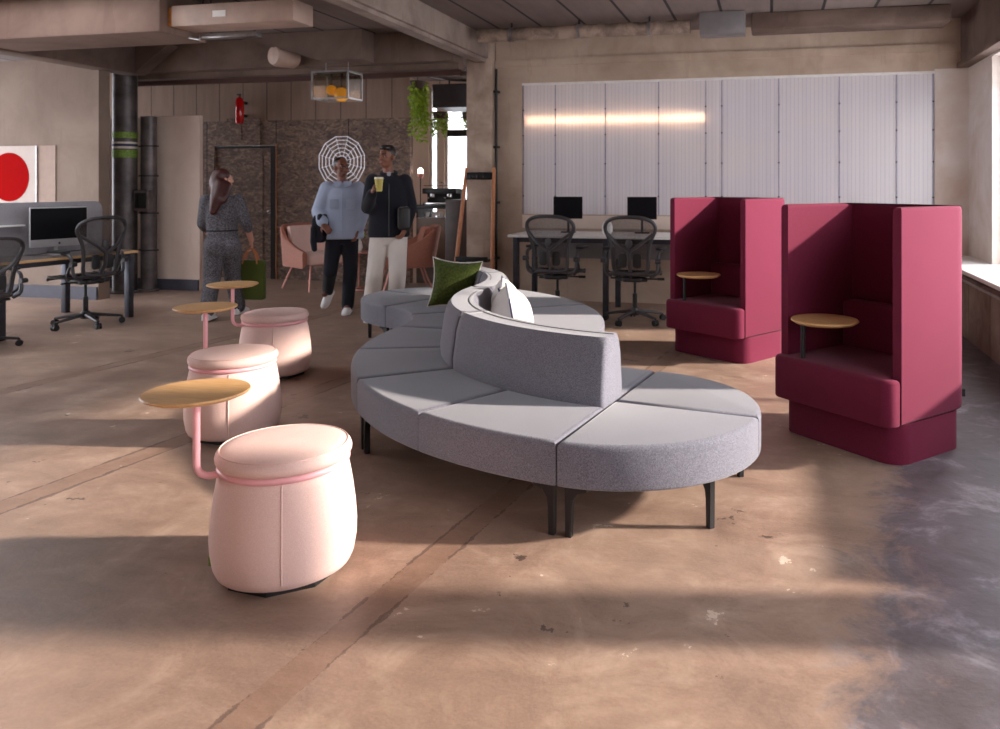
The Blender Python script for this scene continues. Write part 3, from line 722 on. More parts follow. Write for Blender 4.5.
# ------------------------------------------------------------------ left desk, computer, divider, art
t = thing('desk', 'oak-edged bench desk with dark legs at the left', 'desk', (-7.30, 6.3, 0), rad(-6))
part('desk_top', box(-.62, .46, -1.6, .95, .703, .722, .003), M['deskgrey'], t)
part('edge_band', G(box(.461, .468, -1.6, .95, .700, .724), box(-.62, .468, .951, .958, .700, .724)), M['oak'], t)
for x in (-.55, .40):
    for y in (-1.5, -.45, .90): part('leg', box(x - .035, x + .035, y - .03, y + .03, 0, .702, .004), M['darkmetal'], t)
part('frame_rail', G(box(.37, .43, -1.17, .87, .65, .702), box(-.58, -.52, -1.17, .87, .65, .702), box(-.52, .37, .87, .93, .65, .702)), M['darkmetal'], t)
t2 = thing('desk_divider', 'grey felt divider screen standing on the left desk behind the computer', 'divider', (-7.42, 6.45, .7225), rad(-6))
part('felt_panel', tr(prism(rrect(1.75, .54, .10, 6, 0, .27), -.012, .012, .006, .006, 2), (0, 0, 0), PI/2, PI/2), M['divider'], t2)
part('shelf_rail', box(.013, .06, -.86, -.02, .30, .315), M['white'], t2)
part('foot', G(box(-.03, .03, -.6, -.5, 0, .01), box(-.03, .03, .5, .6, 0, .01)), M['darkmetal'], t2)
t = thing('computer', 'all-in-one desktop computer with aluminium chin on the left desk', 'computer', (-7.14, 6.60, .7235), rad(76)); t.scale = (.86, .86, .96)
part('display', tr(prism(rrect(.65, .42, .012, 3, 0, .30), -.012, .012, .006, .004, 2), (0, 0, 0), 0, PI/2), M['alu'], t)
part('screen', box(-.318, .318, -.0135, -.0121, .17, .50), M['screen'], t)
part('logo_dot', tr(lathe([(0, 0), (.012, 0), (.012, .001), (0, .001)], 16), (0, -.0122, .125), 0, PI/2), M['blackplastic'], t)
part('stand', G(tube([(0, .01, .2), (0, .06, .08), (0, .075, .006)], .02, 8), prism(rrect(.20, .19, .01, 2, 0, .05), 0, .008, .002)), M['alu'], t)
t = thing('desk_dome', 'dark dome shape on the left desk at the photo edge', 'lamp', (-7.18, 5.78, .7235))  # dark dome of unclear kind, given a made-up lamp form
part('dome_shell', lathe([(0, .31), (.06, .30), (.11, .26), (.125, .20), (.12, .20), (.1, .25), (0, .29)], 24), M['blackplastic'], t)
part('stem', cyl((0, 0, .01), (0, 0, .29), .01), M['blackmetal'], t)
part('base', lathe([(0, 0), (.08, 0), (.08, .012), (0, .016)], 24), M['blackmetal'], t)
t = thing('poster', 'white poster with a red disc hung on the putty wall', 'picture', (-9.55, 8.13, 1.50))
part('sheet', box(-.42, .42, -.004, .004, -.44, .44), M['artpaper'], t)
part('red_disc', tr(lathe([(0, 0), (.315, 0), (.315, .002), (0, .002)], 64), (-.02, -.0045, .04), 0, PI/2), M['artred'], t)
part('frame_edge', G(box(.40, .42, -.012, -.0045, -.44, .44)), M['cable'], t)
tag(part('board', box(-.42, .19, -.004, .004, -.45, .42), M['artpale'], loc=(-9.05, 8.142, 1.52)), 'pale blank board on the putty wall beside the red disc poster', 'board')

# ------------------------------------------------------------------ pipes
t = thing('pipe_column', 'thick dark steel pipe column with paper labels left of the pale partition', 'pipe', (-8.42, 8.78, 0))
part('pipe', lathe([(0, 0), (.19, 0), (.19, .02), (.148, .03), (.148, 2.93), (0, 2.93)], 32), M['steelpipe'], t)
for z0, z1, k in ((2.06, 2.14, 'labelg'), (1.985, 2.01, 'labelw'), (1.955, 1.98, 'labelb'), (1.92, 1.95, 'labelw'), (1.80, 1.905, 'labelg')):
    part('label_band', lathe([(.1485, z0), (.151, z0), (.151, z1), (.1485, z1)], 32), M[k], t)
t = thing('drain_pipe', 'thinner grey pipe with a switch box beside the thick pipe column', 'pipe', (-8.18, 8.93, 0))
part('pipe', lathe([(0, 0), (.125, 0), (.125, .03), (.10, .04), (.10, 2.36), (0, 2.36)], 28), M['steelpipe'], t)
for z in (1.05, .55, 1.55, 1.95): part('clamp', G(lathe([(.1, z), (.106, z), (.106, z + .02), (.1, z + .02)], 28), box(-.15, -.1, -.02, .02, z, z + .02), box(.1, .14, -.02, .02, z, z + .02)), M['blackmetal'], t)
jb = part('switch_box', box(-.07, .16, -.19, -.10, 1.09, 1.37, .012), M['steelpipe'], t)
part('grille', G(box(-.04, .13, -.194, -.1895, 1.13, 1.33), *[box(x - .012, x + .012, -.2, -.193, z - .025, z + .025) for x in (-.015, .045, .105) for z in (1.17, 1.23, 1.29)]), M['blackmetal'], jb)
t = thing('conduit', 'thin black conduit running down the wall beside the concrete column', 'pipe', (-3.37, 9.33, 0))
part('pipe', cyl((0, 0, 0), (0, 0, 2.9), .017, 10), M['blackmetal'], t)
for z in (.5, 1.2, 1.9, 2.6): part('clip', box(-.03, .03, -.022, .06, z, z + .03), M['blackmetal'], t)
t = thing('extinguisher', 'glossy red cylinder mounted high on the wall above the dark door', 'extinguisher', (-7.86, 10.36, 2.37))
part('bottle', lathe([(0, 0), (.05, .0), (.062, .02), (.062, .33), (.045, .38), (.02, .40), (0, .40)], 24), M['red'], t)
part('valve', G(cyl((0, 0, .39), (0, 0, .44), .018), box(-.04, .02, -.012, .012, .43, .45)), M['blackmetal'], t)
part('bracket', G(box(-.03, .03, .05, .139, .1, .14), box(-.03, .03, .05, .139, .3, .34)), M['blackmetal'], t)
tag(part('wall_cabinet', G(box(-.56, .02, -.02, .0, -.02, .40), box(-.50, -.30, -.03, -.02, .06, .30)), M['osb'], loc=(-7.62, 10.499, 2.06)), 'dark flat panel on the wall directly above the dark door', 'panel')
# web of white tubes
t = thing('web_sign', 'round white web-shaped wall light behind the couple', 'light', (-6.19, 10.44, 1.78))
for i, r in enumerate((.385, .33, .27, .21, .15, .09)):
    n = 12 if i < 4 else 10
    part('ring', tube([(r * math.cos(2*PI*k/n + .26), 0, r * math.sin(2*PI*k/n + .26)) for k in range(n)], .0055, 6, True), M['neon'], t)
for k in range(12):
    a = 2*PI*k/12 + .26; part('spoke', cyl((.09 * math.cos(a), .006, .09 * math.sin(a)), (.385 * math.cos(a), .006, .385 * math.sin(a)), .003, 6), M['neon'], t)
part('standoff', G(*[cyl((.38 * math.cos(a), .0, .38 * math.sin(a)), (.38 * math.cos(a), .055, .38 * math.sin(a)), .006, 6) for a in (.26, .26 + PI/2, .26 + PI, .26 + 1.5*PI)]), M['blackmetal'], t)
# lantern
t = thing('lantern', 'glass box lantern with amber globes hanging from the cross beam', 'lamp', (-5.10, 8.5, 2.43))
w, h, dd = .235, .36, .16
e = []
for sx in (-1, 1):
    for sy in (-1, 1): e.append(box(sx*w - .01, sx*w + .01, sy*dd - .01, sy*dd + .01, 0.04, h))
for z in (.04, h):
    e += [box(-w, w, s*dd - .01, s*dd + .01, z - .01, z + .01) for s in (-1, 1)] + [box(s*w - .01, s*w + .01, -dd, dd, z - .01, z + .01) for s in (-1, 1)]
part('frame', G(*e, *[cyl((s*.15, 0, h), (s*.15, 0, .49), .006) for s in (-1, 1)], box(-.2, .2, -.03, .03, h - .005, h + .012)), M['cable'], t)
for a in ((-w + .01, w - .01, -dd - .003, -dd + .003), (-w + .01, w - .01, dd - .003, dd + .003), (-w - .003, -w + .003, -dd, dd), (w - .003, w + .003, -dd, dd)): part('glass_panel', box(*a, .05, h - .01), M['lampglass'], t)
part('amber_globe', ell((.06, 0, .10), .09), M['amber'], t); part('amber_globe', ell((-.09, .02, .16), .065), M['amber'], t)
part('socket', G(cyl((.06, 0, .18), (.06, 0, .36), .015), cyl((-.09, .02, .22), (-.09, .02, .36), .015)), M['blackmetal'], t)
# duct boxes
t = thing('duct_box', 'pale rectangular duct hung under the ceiling at the upper left', 'duct', (-4.98, 6.55, 2.96))
part('casing', box(-.62, .70, -.16, .16, 0, .20, .008), M['duct'], t)
part('end_plate', box(-.80, -.63, -.14, .14, .01, .19, .006), M['ochre'], t)
part('vent', box(-.16, -.02, -.165, -.159, .07, .13), M['white'], t)
part('hanger', G(*[cyl((x, 0, .2), (x, 0, CEIL - 2.96), .008) for x in (-.4, .45)]), M['blackmetal'], t)
t = thing('cable_tray', 'thin grey conduit tray under the pale duct at the upper left', 'duct', (-5.15, 6.75, 2.90))
part('tray', G(box(-.40, .25, -.05, .05, 0, .045, .004), cyl((-.7, 0, .05), (-.35, -.1, -.02), .012)), M['cable'], t)
part('hanger', G(*[cyl((x, 0, .04), (x, 0, CEIL - 2.90), .006) for x in (-.3, .2)]), M['blackmetal'], t)
t = thing('spotlight', 'pale round spotlight can fixed to the cross beam above the door', 'lamp', (-5.86, 8.55, 3.02))
part('can', tr(lathe([(0, -.17), (.10, -.17), (.125, -.13), (.13, .10), (.11, .15), (0, .16)], 24), (0, 0, 0), rad(-20), ry=0, rx=PI/2), M['duct'], t)
part('bracket', G(box(-.03, .03, -.02, .16, .10, .16)), M['blackmetal'], t)
t = thing('insulated_pipe', 'patchy insulated pipe along the ceiling above the translucent window', 'pipe', (-1.6, 8.55, 3.17))
part('pipe', cyl((-1.7, 0, 0), (.75, 0, 0), .075, 18), plaster('lagging', srgb(160, 138, 122), srgb(92, 76, 68), .8, 5), t)
for x in (-1.3, -.5, .3): part('strap', tr(lathe([(.076, -.02), (.081, -.02), (.081, .02), (.076, .02)], 18), (x, 0, 0), ry=PI/2), M['cable'], t)
part('hanger', G(*[cyl((x, 0, .07), (x, 0, .13), .01) for x in (-1.3, -.5, .3)]), M['blackmetal'], t)
tag(part('junction_box', box(-.24, .24, -.12, .12, -.12, .12, .008), M['modesty'], loc=(-.50, 8.55, 3.175)), 'flat grey box at the end of the insulated ceiling pipe', 'box')
struct('beam_back', box(-.2, RX - .34, 8.6, 9.0, 3.12, CEIL - .001, .02), M['beam'])
#NEXT

# ------------------------------------------------------------------ coat rack, kitchen corner
t = thing('coat_rack', 'leaning coat rack of two orange wooden poles with black bars by the concrete column', 'coat rack', (-3.53, 8.98, 0))
for x0, x1 in ((-.17, -.175), (.335, .185)):
    part('pole', tube([(x0, -.28, 0.001), ((x0 + x1)/2, -.05, .83), (x1, .20, 1.65)], [.024, .026, .022], 12), M['poplar'], t)
part('hook_bar', tr(box(-.185, .185, -.012, .012, -.045, .045, .004), (0, .165, 1.55), rx=rad(-16)), M['blackmetal'], t)
for x in (-.09, .0, .09): part('hook', tube(fillet([(x, .15, 1.53), (x, .09, 1.52), (x, .09, 1.56)], .02), .009, 8), M['blackmetal'], t)
part('shoe_tray', G(box(-.15, .26, -.22, .04, .52, .535, .003), box(-.15, .26, -.23, -.215, .52, .58, .003)), M['blackmetal'], t)
t = thing('cabinet', 'tall dark wooden cabinet end standing left of the coat rack', 'cabinet', (-4.0, 9.85, 0))
part('carcass', G(box(-.20, .20, -.20, .25, .06, 1.24, .006), box(-.18, .18, -.17, .24, 0, .06)), M['darkwood'], t)
part('door', box(-.192, .192, -.216, -.202, .08, 1.22, .003), M['darkwood'], t)
part('handle', cyl((.16, -.235, .6), (.16, -.235, .8), .008), M['blackmetal'], t)
t = thing('bar_counter', 'grey coffee bar counter with a black top behind the tan armchair', 'counter', (-4.63, 10.85, 0))
part('front', box(-.44, .20, -.25, .30, 0, .95, .004), M['counter'], t)
part('counter_top', box(-.46, .21, -.28, .32, 1.09, 1.135, .006), M['blackmetal'], t)
part('side_panel', G(box(-.44, -.42, -.25, .3, .95, 1.09), box(.17, .20, -.25, .3, .95, 1.09)), M['blackmetal'], t)
part('under_shelf', box(-.42, .17, -.26, .28, .951, .965), M['chrome'], t)
g0 = 'white cups under the bar top'
for k in range(5):
    tag(part('cup', lathe([(0, 0), (.025, 0), (.038, .07), (.035, .07), (.022, .008), (0, .008)], 14), M['white'], loc=(-4.95 + .11 * k, 10.72, .966)), 'small white cup in the row under the black bar top', 'cup', g0)
t = thing('coffee_machine', 'dark coffee machine with steel trim on the bar counter', 'coffee machine', (-4.74, 10.88, 1.136))
part('body', G(box(-.28, .26, -.02, .2, .02, .24, .012), box(-.28, .26, -.19, -.02, .17, .25, .012)), M['blackplastic'], t)
part('drip_tray', box(-.27, .25, -.20, -.02, .01, .04, .004), M['chrome'], t)
for x in (-.14, .12): part('group_head', G(cyl((x, -.12, .12), (x, -.12, .17), .035), cyl((x, -.12, .125), (x, -.27, .11), .012)), M['chrome'], t)
part('cup_rail', tube([(-.26, -.17, .29), (.24, -.17, .29), (.24, .18, .29), (-.26, .18, .29)], .006, 6, True), M['chrome'], t)
for x in (-.24, .22): part('foot', cyl((x, .1, 0), (x, .1, .02), .02), M['blackmetal'], t)
t = thing('table_lamp', 'small lit lamp on a dark stem at the left end of the bar counter', 'lamp', (-5.03, 10.66, 1.136))
part('stem', G(cyl((0, 0, 0.008), (0, 0, .42), .008), lathe([(0, 0), (.06, 0), (.06, .01), (0, .012)], 20)), M['blackmetal'], t)
part('bulb', ell((0, 0, .50), (.04, .04, .055)), M['warmlamp'], t)
part('holder', lathe([(0, .40), (.03, .40), (.05, .47), (.045, .47), (.02, .41), (0, .41)], 16), M['copper'], t)
t = thing('faucet', 'thin chrome tap arching beside the bar lamp', 'tap', (-4.86, 11.12, 1.136))
part('spout', tube(fillet([(0, 0, 0), (0, 0, .34), (-.11, 0, .34), (-.11, 0, .24)], .05), .009, 8), M['chrome'], t)
part('lever', cyl((0, 0, .06), (.06, 0, .09), .006), M['chrome'], t)
t = thing('extractor_hood', 'dark box hood with a silver duct above the coffee corner', 'hood', (-4.72, 11.6, 2.63))
part('hood_body', G(prism(rrect(.74, .8, .01, 1), .0, .36)), M['skirt'], t)
part('duct', tube(fillet([(-.42, -.30, .56), (-.1, -.30, .50), (.5, -.30, .45)], .15), .085, 16), M['cable'], t)
part('hanger', G(*[cyl((x, .1, .35), (x, .1, CEIL - 2.63), .012) for x in (-.3, .3)]), M['blackmetal'], t)
def leaf_strands(n, r, length, seed, L=.07):
    rnd = random.Random(seed); v, f = [], []
    def leaf(p, d, s, w):
        d = Vector(d).normalized(); u = d.cross(Vector((rnd.uniform(-1, 1), rnd.uniform(-1, 1), .3))).normalized(); nn = d.cross(u)
        o = len(v)
        for a, b, c in ((0, 0, 0), (.35, .5, .08), (.75, .36, .05), (1, 0, -.08), (.75, -.36, .05), (.35, -.5, .08)): v.append(Vector(p) + d * a * s + u * b * w + nn * c * s)
        f.append((o, o+1, o+2, o+3)); f.append((o, o+3, o+4, o+5))
    gs = []
    for k in range(n):
        a = rnd.uniform(0, 2*PI); rr = r * math.sqrt(rnd.random()); ln = length * rnd.uniform(.45, 1)
        pts = [(rr*.6*math.cos(a), rr*.6*math.sin(a), .02), (rr*math.cos(a), rr*math.sin(a), .03)]
        steps = int(ln / .045)
        for s in range(1, steps + 1): pts.append((rr*math.cos(a)*(1 + .1*s/steps) + rnd.uniform(-.012, .012), rr*math.sin(a)*(1 + .1*s/steps) + rnd.uniform(-.012, .012), .03 - s*.045))
        gs.append(tube(pts, .003, 4))
        for p in pts[1:]:
            for _ in range(2): leaf(p, (rnd.uniform(-1, 1), rnd.uniform(-1, 1), rnd.uniform(-1.1, .25)), L * rnd.uniform(.7, 1.2), L * .5)
    return G((v, f), *gs)
for lab, loc, n, r, ln, top, sd in (('long trailing green plant hanging at the edge of the dark board wall', (-4.88, 10.25, 2.86), 24, .12, .84, CEIL, 3),
                          ('short trailing green plant hanging below the dark hood, left clump', (-5.36, 12.1, 2.60), 14, .13, .42, CEIL, 5),
                          ('short trailing green plant hanging below the dark hood, right clump', (-5.04, 12.5, 2.62), 9, .10, .30, CEIL, 8)):
    t = thing('hanging_plant', lab, 'plant', loc, 0, 'trailing plants hung in the coffee corner')
    part('pot', lathe([(0, -.06), (r * .7, -.06), (r * .95, .05), (r * .9, .05), (r*.6, -.03), (0, -.03)], 20), M['terracotta'], t)
    part('foliage', leaf_strands(n, r, ln, sd), M['leaf'], t, 180)
    part('cord', cyl((0, 0, -.03), (0, 0, top - loc[2]), .005, 6), M['blackmetal'], t)

# ------------------------------------------------------------------ armchairs and side table
def armchair(label, loc, rz, inner, outer):
    t = thing('armchair', label, 'armchair', loc, rz, 'wing-sided armchairs with pink legs')
    # U shell: path in plan, top height falls towards the arms
    path = [(-.36, .30), (-.345, .10), (-.33, -.12), (-.29, -.26), (-.15, -.31), (0, -.32), (.15, -.31), (.29, -.26), (.33, -.12), (.345, .10), (.36, .30)]
    zt = [.50, .545, .64, .79, .81, .815, .81, .79, .64, .545, .50]
    P_ = smooth_path([(x, y, z) for (x, y), z in zip(path, zt)], 4)
    rs = []
    for i, p in enumerate(P_):
        a, b = P_[max(i-1, 0)], P_[min(i+1, len(P_)-1)]
        d = Vector((b.x - a.x, b.y - a.y)).normalized(); nn = Vector((d.y, -d.x)); th = .028
        lean = (p.z - .34) * .20 * max(0, -p.y / .32)
        def q(o, z, k): return (p.x + nn.x*o, p.y + nn.y*o - lean*k, z)
        rs.append([q(-th, .34, 0), q(th, .30, 0), q(th, p.z - .02, 1), q(th*.5, p.z, 1), q(-th*.5, p.z, 1), q(-th, p.z - .02, 1)])
    part('shell', rings(rs), outer, t, 50)
    part('seat_cushion', prism(rrect(.62, .60, .08, 5, 0, .01), .335, .455, .035, .02), inner, t)
    rs2 = []
    for i in range(9):
        x = -.25 + .5*i/8; y = -.265 + .10*(abs(x)/.25)**2.5 * .6
        rs2.append([(x, y - .0, .46), (x, y + .075, .46), (x, y - .01, .77), (x, y - .055, .79), (x, y - .085, .77)])
    part('back_pad', rings(rs2), inner, t, 50)
    for s in (-1, 1):
        part('leg', tube(fillet([(s*.22, .20, .335), (s*.30, .30, .012)], .02), .011, 8), M['copper'], t)
        part('leg', tube(fillet([(s*.22, -.18, .335), (s*.31, -.30, .012)], .02), .011, 8), M['copper'], t)
    part('under_frame', G(cyl((-.22, .20, .325), (.22, .20, .325), .011), cyl((-.22, -.18, .325), (.22, -.18, .325), .011)), M['copper'], t)
    return t
armchair('pale pink armchair with tan outside beside the dark board wall', (-6.12, 9.70, 0), rad(-116), M['pinkcloth'], M['leather']).scale = (1.1, 1.1, 1.1)
armchair('tan armchair with pink legs in front of the grey bar counter', (-4.90, 9.92, 0), rad(122), M['leather'], M['leather']).scale = (1.08, 1.08, 1.08)
t = thing('side_table', 'small pink metal side table between the two armchairs', 'table', (-5.46, 9.74, 0))
part('table_top', lathe([(0, .505), (.17, .505), (.175, .512), (.17, .52), (0, .52)], 40), M['copper'], t)
for k in range(3):
    a = 2*PI*k/3 + .3; part('leg', tube([(.14*math.cos(a), .14*math.sin(a), .505), (.16*math.cos(a), .16*math.sin(a), .012)], .009, 8), M['copper'], t)
part('base_ring', tube([(.16*math.cos(2*PI*k/32), .16*math.sin(2*PI*k/32), .012) for k in range(32)], .009, 8, True), M['copper'], t)
t = thing('vase', 'white vase holding a leafy sprig on the pink side table', 'vase', (-5.50, 9.68, .521))
part('vessel', lathe([(0, 0), (.05, 0), (.07, .06), (.06, .13), (.03, .19), (.035, .21), (.03, .21), (.025, .19), (0, .18)], 24), M['white'], t)
part('sprig', tr(leaf_strands(7, .06, .14, 11, .06), (0, 0, .30)), M['leaf'], t, 180)
part('stem', G(cyl((0, 0, .15), (0, 0, .34), .006), cyl((0, 0, .15), (.03, .01, .33), .004)), M['leaf'], t)

# ------------------------------------------------------------------ people (local frame: -Y towards the viewer, X to the right in the picture)
V = Vector
def hand_geo(w, d, n, side, curl=.7):
    d = V(d).normalized(); n = V(n); n = (n - d * n.dot(d)).normalized(); s = d.cross(n); w = V(w)
    g = [caps(w - d*.02, w + d*.015, .024, .026)]
    for k in (-1, 0, 1): g.append(caps(w + d*.012 + s*.017*k, w + d*.08 + s*.026*k, .0165, .0145))
    for i, (l, o) in enumerate(((.066, -1.5), (.076, -.5), (.07, .5), (.055, 1.5))):
        b = w + d*.084 + s*.0195*o*1.05
        m1 = b + (d*(1 - curl*.3) + n*curl*.45).normalized()*l*.52; m2 = m1 + (d*(1 - curl) + n*curl).normalized()*l*.5
        g += [caps(b - d*.01, m1, .0095, .009), caps(m1, m2, .009, .0078)]
    tb = w + d*.02 - s*.026*side
    t1 = tb + (d*.7 - s*.65*side + n*.25).normalized()*.04; t2 = t1 + (d*.85 - s*.2*side + n*.4).normalized()*.034
    g += [caps(tb, t1, .0135, .011), caps(t1, t2, .011, .009)]
    return G(*g)
def head_geo(c, f, sc=1.0):
    # skull, jaw, nose, brow, lips, ears; f is the facing yaw (0 = local -Y)
    g = [ell((0, .012, .03), (.076, .094, .092)), ell((0, -.022, -.035), (.060, .068, .078)), ell((0, -.066, -.088), (.028, .022, .022)),
         caps((0, -.093, .012), (0, -.108, -.026), .009, .014), caps((-.035, -.086, .028), (.035, -.086, .028), .012, .012),
         caps((-.018, -.088, -.062), (.018, -.088, -.062), .009, .009), caps((-.017, -.086, -.074), (.017, -.086, -.074), .009, .009),
         ell((-.042, -.062, -.03), (.02, .026, .026)), ell((.042, -.062, -.03), (.02, .026, .026))]
    for s in (-1, 1): g.append(ell((s*.078, .008, -.008), (.012, .022, .034)))
    return tr(G(*g), c, f, sc=sc)
def torso_geo(levels, n=24):
    return rings([[(cx + rx * math.copysign(abs(math.cos(2*PI*j/n))**.85, math.cos(2*PI*j/n)), cy + ry * math.copysign(abs(math.sin(2*PI*j/n))**.85, math.sin(2*PI*j/n)), z) for j in range(n)] for z, rx, ry, cx, cy in levels])
def shoe_geo(an, toe, L=.27):
    t = V((math.cos(toe), math.sin(toe), 0)); h = V((an[0], an[1], an[2]))
    return h, t, L
def shoe(name, an, toe, mat, root, pitch=0.0, L=.275):
    # an: ankle, toe: yaw of the toe direction, pitch: heel lift
    prof = [(-.07, .036), (-.05, .042), (0, .041), (.07, .044), (.13, .048), (.175, .040), (.205, .018)]
    hs = [.085, .105, .105, .085, .062, .048, .03]
    rs = []
    for (x, w), h in zip(prof, hs):
        rs.append([(x, w*math.cos(a) * (1 if math.sin(a) < .3 else .85), max(0, h*.5 + h*.5*math.sin(a))) for a in [2*PI*k/14 for k in range(14)]])
    g = rings(rs)
    sole = prism([(x, -w*1.05) for x, w in prof] + [(x, w*1.05) for x, w in prof[::-1]], 0, .022, .006, .004, 2)
    g = tr(G(g, sole), (0, 0, -.085))
    m = Matrix.Translation(an) @ Matrix.Rotation(toe, 4, 'Z') @ Matrix.Rotation(pitch, 4, 'Y')
    return part(name, ([m @ V(p) for p in g[0]], g[1]), mat, root, 50)
def face(c, f, root, brows):
    E = [tr(G(ell((s*.032, -.079, .006), (.009, .006, .005))), c, f) for s in (-1, 1)]
    [part('eye', e, M['labelw'], root) for e in E]
    [part('pupil', tr(ell((s*.032, -.086, .006), (.005, .004, .005)), c, f), M['blackplastic'], root) for s in (-1, 1)]
    [part('eyebrow', tr(caps((s*.018, -.098, .032), (s*.05, -.084, .034), .005, .004), c, f), brows, root) for s in (-1, 1)]
    part('lips', tr(G(caps((-.016, -.096, -.064), (.016, -.096, -.064), .005, .005), caps((-.015, -.094, -.072), (.015, -.094, -.072), .006, .006)), c, f), plain('lips', srgb(124, 66, 58), .5), root)
def person(label, loc, rz, J, skin):
    t = thing('person', label, 'person', loc, rz)
    g = [head_geo(J['head'], J['yaw'], J.get('hs', 1)), caps(V(J['neck']) - V((0, 0, .05)), V(J['head']) + V((0, .02, -.05)), .058, .052)]
    g.append(torso_geo(J['torso']))
    for s in 'LR':
        g.append(chain([J['sh'+s], J['el'+s], J['wr'+s]], [.056, .042, .030]))
        g.append(chain([J['hip'+s], J['kn'+s], J['an'+s]], [.082, .055, .042]))
        g.append(caps(J['an'+s], V(J['an'+s]) + V((.08*math.cos(J['toe'+s]), .08*math.sin(J['toe'+s]), -.03)), .04, .03))
        g.append(caps(V(J['sh'+s]) - V((0, 0, .02)), V(J['neck']) - V((0, 0, .10)), .05, .05))
        g.append(hand_geo(*J['hand'+s]))
    remesh('body', G(*g), skin, t, .0068, 4, .5)
    return t
def garment(name, g, mat, root, vox=.012, it=5, label=None): return remesh(name, g, mat, root, vox, it, .7, label)

# man with the coffee cup
J = dict(head=(-.02, -.03, 1.735), yaw=rad(-38), neck=(.0, 0, 1.585),
    torso=[(.86, .13, .09, 0, 0), (.95, .15, .10, 0, 0), (1.08, .13, .09, 0, 0), (1.25, .15, .10, 0, 0), (1.42, .165, .10, 0, 0), (1.52, .12, .075, 0, 0), (1.57, .055, .055, 0, 0)],
    shL=(-.165, 0, 1.485), elL=(-.215, -.06, 1.20), wrL=(-.165, -.27, 1.355), handL=((-.165, -.27, 1.355), (.25, -.25, .75), (.9, -.1, -.1), 1, .8),
    shR=(.165, 0, 1.485), elR=(.23, .03, 1.20), wrR=(.17, -.13, .985), handR=((.17, -.13, .985), (-.35, -.35, -.8), (-.75, .3, .0), -1, .8),
    hipL=(-.09, 0, .90), knL=(-.14, -.06, .50), anL=(-.19, .02, .09), toeL=rad(-98), hipR=(.09, 0, .90), knR=(.09, -.16, .50), anR=(.06, -.10, .09), toeR=rad(-85))
man = person('man in a dark navy jacket and cream trousers holding a paper cup', (-3.96, 7.62, 0), rad(27), J, M['skin_a'])
face(J['head'], J['yaw'], man, M['hairdark'])
part('hair', tr(G(ell((0, .026, .052), (.082, .094, .086)), ell((0, -.03, .098), (.066, .055, .032))), J['head'], J['yaw']), M['hairdark'], man)
garment('jacket', G(torso_geo([(.885, .215, .135, 0, 0), (.93, .218, .138, 0, 0), (1.10, .205, .132, 0, 0), (1.28, .205, .135, 0, 0), (1.42, .195, .125, 0, 0), (1.50, .15, .105, 0, 0), (1.555, .085, .075, 0, 0)]),
    chain([J['shL'], J['elL'], V(J['wrL']) * .93 + V(J['elL']) * .07], [.078, .070, .055]), chain([J['shR'], J['elR'], V(J['wrR']) * .93 + V(J['elR']) * .07], [.078, .072, .056])), M['blackcloth'], man)
part('collar', tube([(.075*math.cos(a), -.015 + .07*math.sin(a), 1.565 - .02*math.sin(-a)) for a in [rad(-70) + rad(320)*k/20 + PI*0 for k in range(21)]], .02, 8), M['blackcloth'], man)
part('tee_shirt', ell((0, -.038, 1.525), (.045, .05, .06)), M['shirt'], man)
part('jacket_placket', G(tube([(0, -.128, 1.45), (0, -.142, 1.25), (0, -.142, 1.05), (0, -.146, .90)], .007, 6)), M['blackplastic'], man)
garment('trousers', G(torso_geo([(.80, .16, .115, 0, 0), (.90, .175, .125, 0, 0), (.99, .16, .115, 0, 0)]), chain([J['hipL'], J['knL'], V(J['anL']) + V((0, 0, .0))], [.108, .092, .088]), chain([J['hipR'], J['knR'], V(J['anR'])], [.108, .09, .082])), M['creamcloth'], man)
for s in 'LR': shoe('shoe', J['an'+s], J['toe'+s], M['whiteshoe'], man)
hm = Matrix.Translation(man.location) @ Matrix.Rotation(rad(27), 4, 'Z')
cp = hm @ V((-.095, -.325, 1.375))
t = thing('paper_cup', 'yellow green paper cup held by the man in the dark jacket', 'cup', cp)
part('sleeve', lathe([(0, 0), (.031, 0), (.043, .125), (0, .125)], 24), M['cup'], t)
part('lid', lathe([(.0, .126), (.046, .126), (.046, .136), (.04, .146), (0, .146)], 24), M['cuplid'], t)
bp = hm @ V((.155, -.17, .92))
t = thing('bag', 'black leather pouch bag held in the man\'s lowered hand', 'bag', bp, rad(27))
part('pouch', tr(prism(rrect(.13, .25, .04, 5), -.035, .035, .02, .02), (.0, .0, .17), 0, PI/2), M['blackplastic'], t)
part('zip', tube([(-.05, -.03, .285), (.05, -.03, .285)], .006, 6), M['chrome'], t)

# woman in the denim shirt
J = dict(head=(-.01, -.02, 1.635), yaw=rad(24), neck=(0, 0, 1.49), hs=.96,
    torso=[(.82, .13, .09, 0, 0), (.90, .15, .10, 0, 0), (1.05, .12, .085, 0, 0), (1.2, .135, .095, 0, 0), (1.35, .145, .09, 0, 0), (1.43, .10, .07, 0, 0), (1.48, .05, .05, 0, 0)],
    shL=(-.165, 0, 1.40), elL=(-.25, -.03, 1.14), wrL=(-.20, -.20, 1.0), handL=((-.20, -.20, 1.0), (.35, -.6, -.3), (.4, 0, -.7), 1, .6),
    shR=(.165, 0, 1.40), elR=(.215, .05, 1.13), wrR=(.17, -.08, .93), handR=((.17, -.08, .93), (-.2, -.3, -.9), (-.8, .2, 0), -1, .6),
    hipL=(-.085, 0, .86), knL=(-.13, -.10, .47), anL=(-.165, .26, .21), toeL=rad(-115), hipR=(.08, 0, .86), knR=(.085, -.07, .47), anR=(.055, -.10, .09), toeR=rad(-97))
wo = person('person in an oversized light blue denim shirt and black trousers', (-4.72, 7.98, 0), rad(30), J, M['skin_c'])
